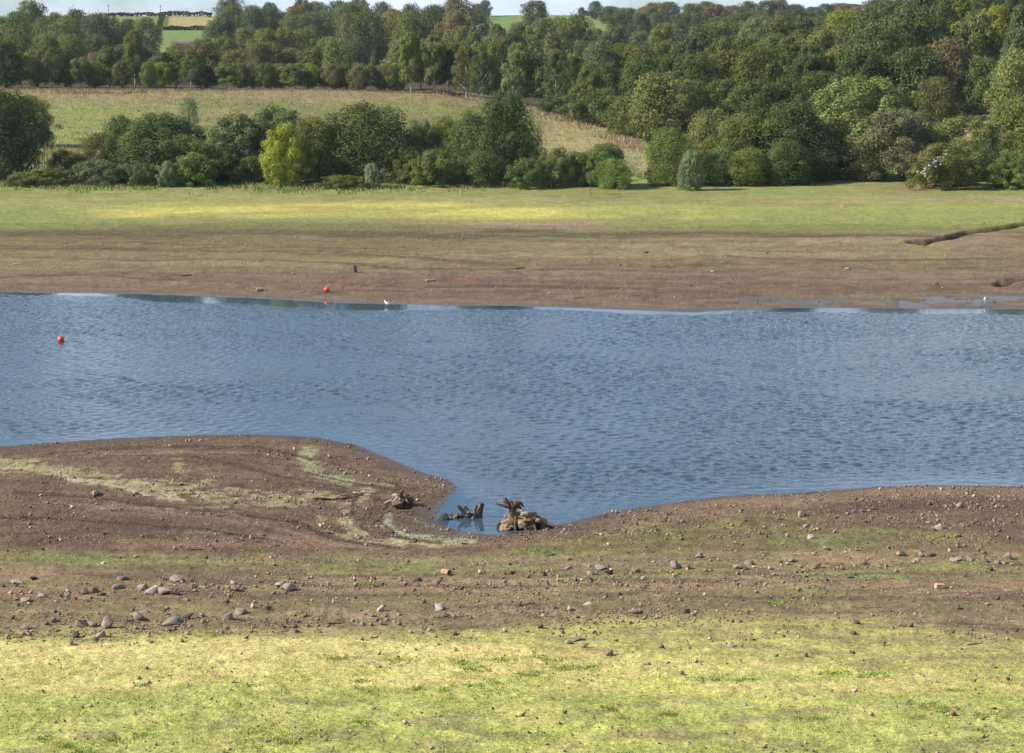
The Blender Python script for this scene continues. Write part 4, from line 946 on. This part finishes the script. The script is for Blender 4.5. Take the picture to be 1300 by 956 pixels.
# ------------------------------------------------------------------ stumps and driftwood
def lump(seed, c, s, sub=3):
    V, F = rock_base(seed, sub, 10); g = np.random.default_rng(seed)
    V = V-np.array([0, 0, V[:, 2].max()/2]); V /= np.abs(V).max(0)*2
    V += (np.stack([np.sin(V[:, 1]*14+seed), np.sin(V[:, 2]*17+seed), np.sin(V[:, 0]*15)], 1))*.035
    return V*np.array(s)+np.array(c), [tuple(f) for f in F]
def px2m(px, py, dpx): x, y, z = hit(px, py); return dpx/FPX*math.hypot(y, CH-z)
def big_stump():
    x, y, z = hit(664, 671); u = px2m(664, 671, 1.0)   # metres per pixel there
    root = bpy.data.objects.new('tree_stump', None); COLL.objects.link(root); root.location = (x, y, z); tag(root, 'large eroded tree stump with a tangle of clay-caked roots at the water edge', 'stump', 'old stumps at the inlet')
    random.seed(5); mb = MB()
    for i in range(30):   # clay and stones caught in the roots
        a = random.uniform(-1, 1); cx = (a*25+3)*u; hh = (1-abs(a+.1)**1.8)*23+3
        mb.add(*lump(20+i, (cx, random.uniform(-.45, .6), random.uniform(.15, .75)*hh*u), (random.uniform(9, 18)*u, random.uniform(10, 17)*u, random.uniform(7, 14)*u)))
    mb.build('root_clump', M_clay, root, smooth=False)
    t = MB(); n0 = (-14*u, .1, 15*u)
    t.tube([(-10*u, 0, 2*u), (-12*u, .05, 12*u), (-13*u, .05, 23*u), (-14*u, 0, 30*u), (-17*u, 0, 35*u)], [7*u, 5.5*u, 5*u, 5*u, 3*u], 11, .16)
    t.tube([(-13*u, 0, 26*u), (-19*u, -.05, 31*u), (-23*u, -.05, 37*u), (-24*u, -.05, 40*u)], [4*u, 4*u, 3.2*u, 2*u], 9, .15)
    t.tube([(-14*u, 0, 28*u), (-8*u, 0, 33*u), (-3*u, 0, 33*u), (1*u, 0, 28*u)], [4*u, 3.6*u, 2.4*u, .9*u], 8, .16)
    t.tube([(-12*u, 0, 27*u), (-6*u, .1, 29*u), (-2*u, .1, 25*u)], [4*u, 3*u, 1*u], 8, .16)
    t.build('trunk', M_stump, root)
    for pts, rr in [([(-15*u, -.05, 28*u), (-24*u, -.1, 30*u), (-34*u, -.1, 33*u)], (2.6*u, 1.8*u, .8*u)), ([(8*u, 0, 12*u), (20*u, 0, 8*u), (34*u, -.1, 3*u), (42*u, -.1, 3*u), (48*u, -.15, 4*u)], (5*u, 4*u, 2.6*u, 1.6*u, .7*u)),
                    ([(-4*u, -.3, 15*u), (2*u, -.45, 8*u), (5*u, -.6, -2*u)], (3*u, 2.3*u, 1.6*u)), ([(-10*u, -.3, 14*u), (-18*u, -.45, 6*u), (-25*u, -.5, -2*u)], (3*u, 2.6*u, 1.8*u)), ([(5*u, -.3, 17*u), (14*u, -.45, 9*u), (17*u, -.6, -2*u)], (2.4*u, 2*u, 1.4*u)),
                    ([(-8*u, -.35, 18*u), (-10*u, -.5, 8*u), (-9*u, -.6, -2*u)], (2.2*u, 1.8*u, 1.3*u)), ([(12*u, -.2, 14*u), (24*u, -.35, 10*u), (30*u, -.45, -2*u)], (3.4*u, 3*u, 2*u))]:
        m = MB(); m.tube(pts, rr, 8, .18); m.build('root', M_stump, root)
    for i, (cx, cz, s) in enumerate([(2, 22, 7), (9, 15, 5), (-2, 11, 5), (6, 23, 4), (18, 14, 5), (-14, 6, 5)]):   # pale stones gripped by the roots
        V, F = lump(60+i, (x+cx*u, y-.5, z+cz*u), (s*u*1.5, s*u, s*u)); me = mesh_np('stone', V-np.array([x+cx*u, y-.5, z+cz*u]), F, M_stone); o = link('stone', me, None, (x+cx*u, y-.48, z+cz*u)); o.color = (*SC['pale' if i % 2 == 0 else 'brown'], 1)
        tag(o, ['pale stone on top of the large stump root tangle', 'brown stone in the middle of the large stump roots', 'pale stone low in the front of the large stump roots', 'brown stone next to the topmost pale one on the stump roots', 'pale stone on the right shoulder of the large stump roots', 'brown stone at the lower left of the large stump roots'][i], 'stone', 'stones gripped by the large stump')
    V, F = lump(90, (0, 0, 0), (7*u, 6*u, 8*u)); cx, cy, cz = hit(633, 672)
    o = link('stone', mesh_np('stone', V, F, M_stone), None, (cx, cy, .1)); o.color = (*SC['dark'], 1); tag(o, 'black wet stone in the water at the left foot of the large stump', 'stone', 'stones gripped by the large stump')
big_stump()
def small_stump():
    x, y, z = hit(590, 659); z = -.05; u = px2m(590, 659, 1.0)
    root = bpy.data.objects.new('tree_stump', None); COLL.objects.link(root); root.location = (x, y, z); tag(root, 'dark forked tree stump standing in the shallow inlet water', 'stump', 'old stumps at the inlet')
    random.seed(9); t = MB()
    t.tube([(17*u, 0, -2*u), (18*u, 0, 8*u), (20*u, 0, 15*u), (21.5*u, 0, 20*u)], [5.5*u, 4.6*u, 4.3*u, 3.6*u], 12, .12)
    t.tube([(16*u, .1, 0), (13*u, 0, 8*u), (15*u, 0, 17*u)], [4*u, 2.2*u, 1.6*u], 8, .2)
    for i in range(6): t.add(*lump(130+i, ((-5+i*4.2)*u, random.uniform(-.1, .2), 2.6*u), (9*u, 10*u, 7*u)))
    t.build('trunk', M_stumpdark, root)
    for pts, rr in [([(2*u, 0, 3*u), (-1*u, 0, 9*u), (-7*u, 0, 14*u), (-9*u, 0, 17*u)], (4*u, 2.8*u, 2.2*u, 1*u)), ([(4*u, 0, 4*u), (3*u, 0, 11*u), (0, 0, 16*u)], (3.4*u, 2.6*u, 1.4*u)), ([(10*u, 0, 4*u), (-4*u, 0, 4*u), (-14*u, 0, 3*u), (-20*u, 0, 5*u)], (3*u, 3*u, 2.4*u, 1*u)), ([(8*u, -.1, 4*u), (5*u, -.2, 9*u), (8*u, -.2, 13*u)], (2.6*u, 2*u, 1*u))]:
        m = MB(); m.tube(pts, rr, 8, .2); m.build('root', M_stumpdark, root)
    V, F = lump(141, (0, 0, 0), (15*u, 12*u, 11*u)); cx, cy, _ = hit(564, 660)
    o = link('stone', mesh_np('stone', V, F, M_stone), None, (cx, cy, .08)); o.color = (.05, .045, .03, 1); tag(o, 'dark wet boulder in the inlet left of the dark forked stump', 'stone')
    V, F = lump(143, (0, 0, 0), (9*u, 9*u, 7*u)); cx, cy, _ = hit(578, 659)
    o = link('stone', mesh_np('stone', V, F, M_stone), None, (cx, cy, .06)); o.color = (.09, .085, .035, 1); tag(o, 'mossy wet stone between the dark boulder and the forked stump', 'stone')
small_stump()
def root_pile():
    x, y, z = hit(512, 643); u = px2m(512, 643, 1.0)*1.3
    root = bpy.data.objects.new('root_tangle', None); COLL.objects.link(root); root.location = (x, y, z); tag(root, 'tangle of dark uprooted roots lying on the tip of the mud spit', 'driftwood')
    random.seed(12); t = MB()
    for i in range(5): t.add(*lump(150+i, (random.uniform(-8, 12)*u, random.uniform(-.3, .3), random.uniform(2, 8)*u), (12*u, 12*u, 8*u)))
    t.build('root_clump', M_stump, root)
    for i in range(14):
        a = random.uniform(-1, 1); m = MB(); e = (random.uniform(-22, 24)*u, random.uniform(-.8, .6), random.uniform(0, 17)*u)
        m.tube([(a*6*u, 0, 5*u), (e[0]*.6, e[1]*.5, e[2]*.8+4*u), e], [2.6*u, 1.8*u, .7*u], 7, .2); m.build('root', M_stump if i % 3 else M_drift, root)
root_pile()
def stick(px, py, lpx, ang, r, m, label, name='driftwood_branch', bend=.06, cat='branch', group=None, forks=1, lift=0.0):
    x, y, z = hit(px, py); L = px2m(px, py, lpx); J = random.Random(px); pts = []
    for i in range(6):
        t = i/5-.5; xx = t*L*math.cos(ang); yy = t*L*math.sin(ang)*1.0; pts.append((xx, yy, z1(x+xx, y+yy)-z+r*.7+lift*abs(t)+J.uniform(-bend, bend)*.3*L*.2))
    mb = MB(); mb.tube(pts, [r*(1.15-.13*i) for i in range(6)], 7, .12)
    for k in range(forks):
        p = pts[2+k]; mb.tube([p, (p[0]+L*.14, p[1]+L*.08, p[2]+L*.06), (p[0]+L*.26, p[1]+L*.10, p[2]+L*.07)], [r*.7, r*.5, r*.25], 6, .1)
    o = mb.build(name, m, smooth=True); o.location = (x, y, z); return tag(o, label, cat, group)
stick(430, 634, 66, .35, .055, M_stump, 'long brown branch lying on the pebbly ridge of the spit', bend=.25, forks=2, lift=.15)
stick(465, 626, 34, .2, .05, M_drift, 'shorter branch at the right end of the long brown branch on the spit', bend=.2)
stick(1236, 818, 26, .3, .03, M_drift, 'pale bark strip lying on the lime turf at the right')
stick(1064, 843, 23, -.5, .022, M_drift, 'thin pale stick on the pale grass, lower right')
stick(425, 792, 19, .2, .03, M_stump, 'dark bent stick on the stony border left of centre')
stick(1098, 772, 40, -.15, .016, M_stump, 'thin dark twig on the lower right brown ground')
stick(246, 698, 22, .0, .035, M_stump, 'dark branch above the left stones, below the spit')
stick(657, 747, 30, .1, .018, M_drift, 'thin twig on the bare streak near the centre')
stick(547, 357, 14, .3, .09, M_drift, 'grey branch on the rusty patch of the far mud')
stick(382, 371, 10, .1, .07, M_drift, 'pale drift branch on the far mud left of the red buoy')
stick(24, 336, 14, .0, .06, M_drift, 'pale stick high on the far mud at the left')
stick(236, 350, 14, .2, .07, M_stump, 'dark branch on the far mud, left')
stick(660, 341, 12, .2, .07, M_stump, 'dark drift branch in the middle of the far mud')
stick(735, 379, 14, .1, .05, M_stump, 'dark branch on the wet mud near the far waterline')
# short clay pipe on the near bank
def pipe():
    x, y, z = hit(566, 730); u = px2m(566, 730, 1.0); root = bpy.data.objects.new('clay_pipe', None); COLL.objects.link(root); root.location = (x, y, z+3.6*u); root.rotation_euler = (0, 0, R(-38)); tag(root, 'short broken orange clay pipe lying on its side with a dark open end', 'pipe')
    mb = MB(); seg = 18; V = []; F = []
    for (yy, rr) in ((-5.5*u, 4.2*u), (5.5*u, 4.0*u), (5.5*u, 3.1*u), (-5.3*u, 3.1*u)):
        for k in range(seg): a = 2*math.pi*k/seg; V.append((yy, rr*math.cos(a), rr*math.sin(a)*.93))
    for i in range(3):
        for k in range(seg): F.append((i*seg+k, i*seg+(k+1) % seg, (i+1)*seg+(k+1) % seg, (i+1)*seg+k))
    F.append(tuple(3*seg+k for k in range(seg))[::-1]); mb.add(V, F); mb.build('pipe_wall', plain('fired_clay', (0.34, 0.21, 0.13), .8, 10, .2, .01), root)
    m2 = MB(); m2.tube([(3.6*u, 0, 0), (6.2*u, 0, 0)], 4.6*u, 18); V = []; 
    m2 = MB(); V = []; F = []
    for (xx, rr) in ((3.4*u, 4.7*u), (5.9*u, 4.7*u), (5.9*u, 3.15*u), (3.4*u, 3.15*u)):
        for k in range(seg): a = 2*math.pi*k/seg; V.append((xx, rr*math.cos(a), rr*math.sin(a)*.93))
    for i in range(4):
        for k in range(seg): j = (i+1) % 4; F.append((i*seg+k, i*seg+(k+1) % seg, j*seg+(k+1) % seg, j*seg+k))
    m2.add(V, F); m2.build('collar', plain('fired_clay_rim', (0.30, 0.18, 0.11), .8, 10, .2, .01), root)
pipe()
def brick():
    x, y, z = hit(1193, 747); u = px2m(1193, 747, 1.0); bm = bmesh.new(); bmesh.ops.create_cube(bm, size=1)
    for v in bm.verts: v.co.x *= 12*u; v.co.y *= 7*u; v.co.z *= 6.5*u
    bmesh.ops.bevel(bm, geom=bm.edges[:], offset=.8*u, segments=2, affect='EDGES'); bmesh.ops.subdivide_edges(bm, edges=bm.edges[:], cuts=1)
    for v in bm.verts: v.co += v.normal*random.uniform(-.25, .25)*u
    me = bpy.data.meshes.new('brick'); bm.to_mesh(me); bm.free(); me.materials.append(plain('weathered_brick', (0.46, 0.33, 0.26), .9, 12, .25, .01))
    tag(link('brick', me, None, (x, y, z+2.6*u), (.05, .08, .15)), 'single pale pink brick lying on the brown ground at the right', 'brick')
brick()
# ------------------------------------------------------------------ buoys, post, birds
def buoy(px, py, onwater, label):
    x, y, z = hit(px, py); u = px2m(px, py, 1.0)
    if onwater: d = ray(px, py); t = -CH/d[2]; x, y, z = d[0]*t, d[1]*t, -0.06
    r = .235; root = bpy.data.objects.new('marker_buoy', None); COLL.objects.link(root); root.location = (x, y, z); root.rotation_euler = (R(14), R(10), .4) if not onwater else (0, .1, 0)
    tag(root, label, 'buoy', 'red marker buoys')
    bm = bmesh.new(); bmesh.ops.create_uvsphere(bm, u_segments=24, v_segments=16, radius=r)
    for v in bm.verts: v.co.z += r
    me = bpy.data.meshes.new('float_ball'); bm.to_mesh(me); bm.free(); me.materials.append(M_red); me.polygons.foreach_set('use_smooth', [True]*len(me.polygons)); link('float_ball', me, root)
    m = MB(); m.tube([(0, 0, 2*r-.02), (0, 0, 2*r+.03)], .045, 12); m.build('cap', M_red, root)
    m = MB(); m.tube([(.04*math.cos(a), 0, 2*r+.055+.04*math.sin(a)) for a in [i*2*math.pi/12 for i in range(13)]], .01, 6); m.build('eye_ring', M_metal, root)
buoy(414, 371, False, 'red ball buoy stranded on the mud by the far waterline')
buoy(77, 434, True, 'red ball buoy floating on the open water at the left')
def bird(px, py, label, cat, name, bodym, wingm, s=1.0, rz=0, onwater=False):
    x, y, z = hit(px, py); 
    if onwater: d = ray(px, py); t = -CH/d[2]; x, y, z = d[0]*t, d[1]*t, -0.02
    root = bpy.data.objects.new(name, None); COLL.objects.link(root); root.location = (x, y, z); root.rotation_euler = (0, 0, rz); root.scale = (s, s, s); tag(root, label, cat, 'birds at the far waterline')
    b_ = MB(); b_.tube([(-.27, 0, .17), (-.2, 0, .19), (-.1, 0, .215), (0, 0, .225), (.09, 0, .25), (.14, 0, .30), (.165, 0, .36), (.19, 0, .385), (.215, 0, .38)], [.012, .035, .068, .08, .07, .045, .036, .036, .015], 12)
    b_.build('body', bodym, root, smooth=True)
    for sgn in (-1, 1):
        w = MB(); w.tube([(-.3, sgn*.03, .2), (-.16, sgn*.065, .235), (0, sgn*.078, .25), (.08, sgn*.06, .25)], [.006, .026, .034, .015], 8); w.build('wing', wingm, root, smooth=True)
        g = MB(); g.tube([(0, sgn*.03, .16), (.01, sgn*.03, .07), (0, sgn*.03, 0), (.05, sgn*.03, 0)], .008, 6); g.build('leg', M_beak, root)
    k = MB(); k.tube([(.215, 0, .382), (.26, 0, .372)], [.011, .003], 6); k.build('beak', M_beak if bodym is M_feather else M_black, root)
bird(491, 389, 'white gull standing in the shallows at the far waterline', 'bird', 'gull', M_feather, M_greyf, 1.15, 2.4, True)
bird(1250, 384, 'pale gull on the wet mud at the far right', 'bird', 'gull', M_feather, M_greyf, 1.0, 1.2)
def post(px, py, hpx, r, label, m, lean=0, name='wooden_post'):
    x, y, z = hit(px, py); u = px2m(px, py, 1.0); mb = MB(); H = hpx*u; random.seed(int(px)); mb.tube([(0, 0, -.2), (lean*.3, 0, H*.4), (lean*.7, 0, H*.8), (lean, 0, H)], [r*1.15, r, r*.95, r*.6], 9, .1)
    o = mb.build(name, m); o.location = (x, y, z); return tag(o, label, 'post')
post(451, 346, 10, .16, 'dark weathered post standing in the far mud', M_stumpdark, -.06)
post(818, 227, 10, .12, 'reddish wooden post at the grassy gap between the bushes', plain('old_fence_wood', (0.2, 0.12, 0.08)), 0)
def keg():
    x, y, z = hit(330, 370); mb = MB(); mb.tube([(-.3, 0, .15), (-.15, 0, .16), (.15, 0, .165), (.3, 0, .15)], [.14, .16, .16, .14], 14, .04); o = mb.build('log', M_drift); o.location = (x, y, z); o.rotation_euler = (0, 0, .3); tag(o, 'short thick log lying on the far mud near the water, left', 'log')
keg()
# ------------------------------------------------------------------ far hill: hedges, poles, farm
def hedge(pts, label, hh=1.7, n=900, tint=(0.045,0.055,0.025)):
    P = []
    for (px, d) in pts: P.append(((px-650)/FPX*d, d))
    P = np.array(P); seg = rng.integers(0, len(P)-1, n); t = rng.random(n)[:, None]; Q = P[seg]*(1-t)+P[seg+1]*t; Q = Q+rng.normal(size=Q.shape)*.5
    top = hh*(0.6+0.8*fbm(Q[:, 0]/4, Q[:, 1]/4, 3, 3)); z = Z(Q[:, 0], Q[:, 1])+rng.random(n)**.6*top
    P3 = np.stack([Q[:, 0], Q[:, 1], z], 1); Nn = rng.normal(size=(n, 3))+np.array([0, -.5, .6])
    me = leafmesh('hedge', P3, Nn, rng.uniform(.3, .55, n)); o = link('hedge', me); o.color = (*tint, 1); return tag(o, label, 'hedge', 'hedges on the far hill')
hedge([(135,992),(175,1000),(212,996)], 'thin hedge on the skyline above the green hill pasture')
hedge([(214,990),(240,995),(275,985)], 'skyline hedge along the top of the gold field', 2.4)
hedge([(214,868),(240,866),(275,868)], 'hedge along the bottom of the gold field')
hedge([(213,990),(211,930),(209,870)], 'hedge running downhill between the green pasture and the gold field', 2.2)
hedge([(735,985),(760,985),(800,975)], 'low hedge on the skyline right of the lone round tree', 2.6)
hedge([(1040,800),(1075,800),(1110,805)], 'hedge crossing the small green field at upper right', 1.6)
def pole(px, d, top, label):
    x = (px-650)/FPX*d; z = z1(x, d); r = ray(px, top); zt = CH+r[2]*d/r[1]; root = bpy.data.objects.new('telegraph_pole', None); COLL.objects.link(root); root.location = (x, d, z); tag(root, label, 'pole', 'poles on the far hill')
    m = MB(); m.tube([(0, 0, -.5), (0, 0, max(6, zt-z))], [.16, .12], 8); m.build('pole', M_bark, root); m = MB(); m.box((0, 0, max(6, zt-z)-.6), (1.6, .12, .12)); m.build('crossarm', M_bark, root)
pole(211, 985, 7, 'telegraph pole standing against the sky at the corner of the gold field'); pole(146, 1000, 11, 'faint telegraph pole against the sky over the green pasture')
def farmhouse(px, d, W, D_, H, rh, label, wallm, roofm, rz=0, zoff=0):
    x = (px-650)/FPX*d; z = z1(x, d)+zoff; root = bpy.data.objects.new('farm_building', None); COLL.objects.link(root); root.location = (x, d, z); root.rotation_euler = (0, 0, rz); tag(root, label, 'building', 'farm buildings on the hill')
    m = MB(); w, q = W/2, D_/2
    V = [(-w,-q,-1),(w,-q,-1),(w,q,-1),(-w,q,-1),(-w,-q,H),(w,-q,H),(w,q,H),(-w,q,H),(-w,0,H+rh),(w,0,H+rh)]
    m.add(V, [(0,1,5,4),(1,2,6,9,5),(2,3,7,6),(3,0,4,8,7)]); m.build('wall', wallm, root)
    r_ = MB()
    for s in (-1, 1):
        a = (-w-.3, s*(q+.35), H-.12); b_ = (w+.3, s*(q+.35), H-.12); c = (w+.3, 0, H+rh+.14); e = (-w-.3, 0, H+rh+.14)
        r_.add([a, b_, c, e, (a[0], a[1], a[2]+.15), (b_[0], b_[1], b_[2]+.15), (c[0], c[1], c[2]+.15), (e[0], e[1], e[2]+.15)], [(0,1,2,3),(4,7,6,5),(0,4,5,1),(1,5,6,2),(2,6,7,3),(3,7,4,0)])
    ro = r_.build('roof', roofm, root); ch = MB(); ch.box((w*.6, 0, H+rh+.5), (.7, .7, 1.3)); ch.build('chimney', wallm, ro)
    for k in (-.5, 0.05, .55):
        f = MB(); f.box((k*W*.8, -q-.03, H*.55), (1.1, .08, 1.2)); f.build('window', M_window, root)
farmhouse(257, 640, 16, 7, 3.4, 2.8, 'long farm building with a dark slate roof below the gold field', M_render, M_slate, .12, 1.9)
farmhouse(429, 820, 9, 7, 4, 2.6, 'small farmhouse half hidden in the hill wood', plain('pink_render', (0.45, 0.33, 0.27), .9, 1, .1), M_slate, -.2, 1)
def wall():
    m = MB(); pts = [(448, 735), (460, 735), (472, 734), (486, 735)]; 
    for (a, da), (b_, db) in zip(pts[:-1], pts[1:]):
        xa = (a-650)/FPX*da; xb = (b_-650)/FPX*db; zm = z1((xa+xb)/2, da); m.box(((xa+xb)/2, (da+db)/2, zm+.7), (abs(xb-xa)+.02, .6, 1.8+.1*(a % 3)))
    tag(m.build('field_wall', M_wallst), 'grey stone field wall at the top of the small low pasture', 'wall')
wall()

# ------------------------------------------------------------------ the air
hz = MB(); hz.box((0, 2200, 33), (9000, 4700, 78)); hm_ = bpy.data.materials.new('air'); hm_.use_nodes = True; hn = hm_.node_tree.nodes; hn.remove(hn['Principled BSDF'])
pv = hn.new('ShaderNodeVolumePrincipled'); pv.inputs['Color'].default_value = (0.72, 0.82, 1.0, 1); pv.inputs['Density'].default_value = 0.00006; pv.inputs['Anisotropy'].default_value = 0.2
hm_.node_tree.links.new(pv.outputs[0], hn['Material Output'].inputs['Volume']); tag(hz.build('haze', hm_), kind='stuff')
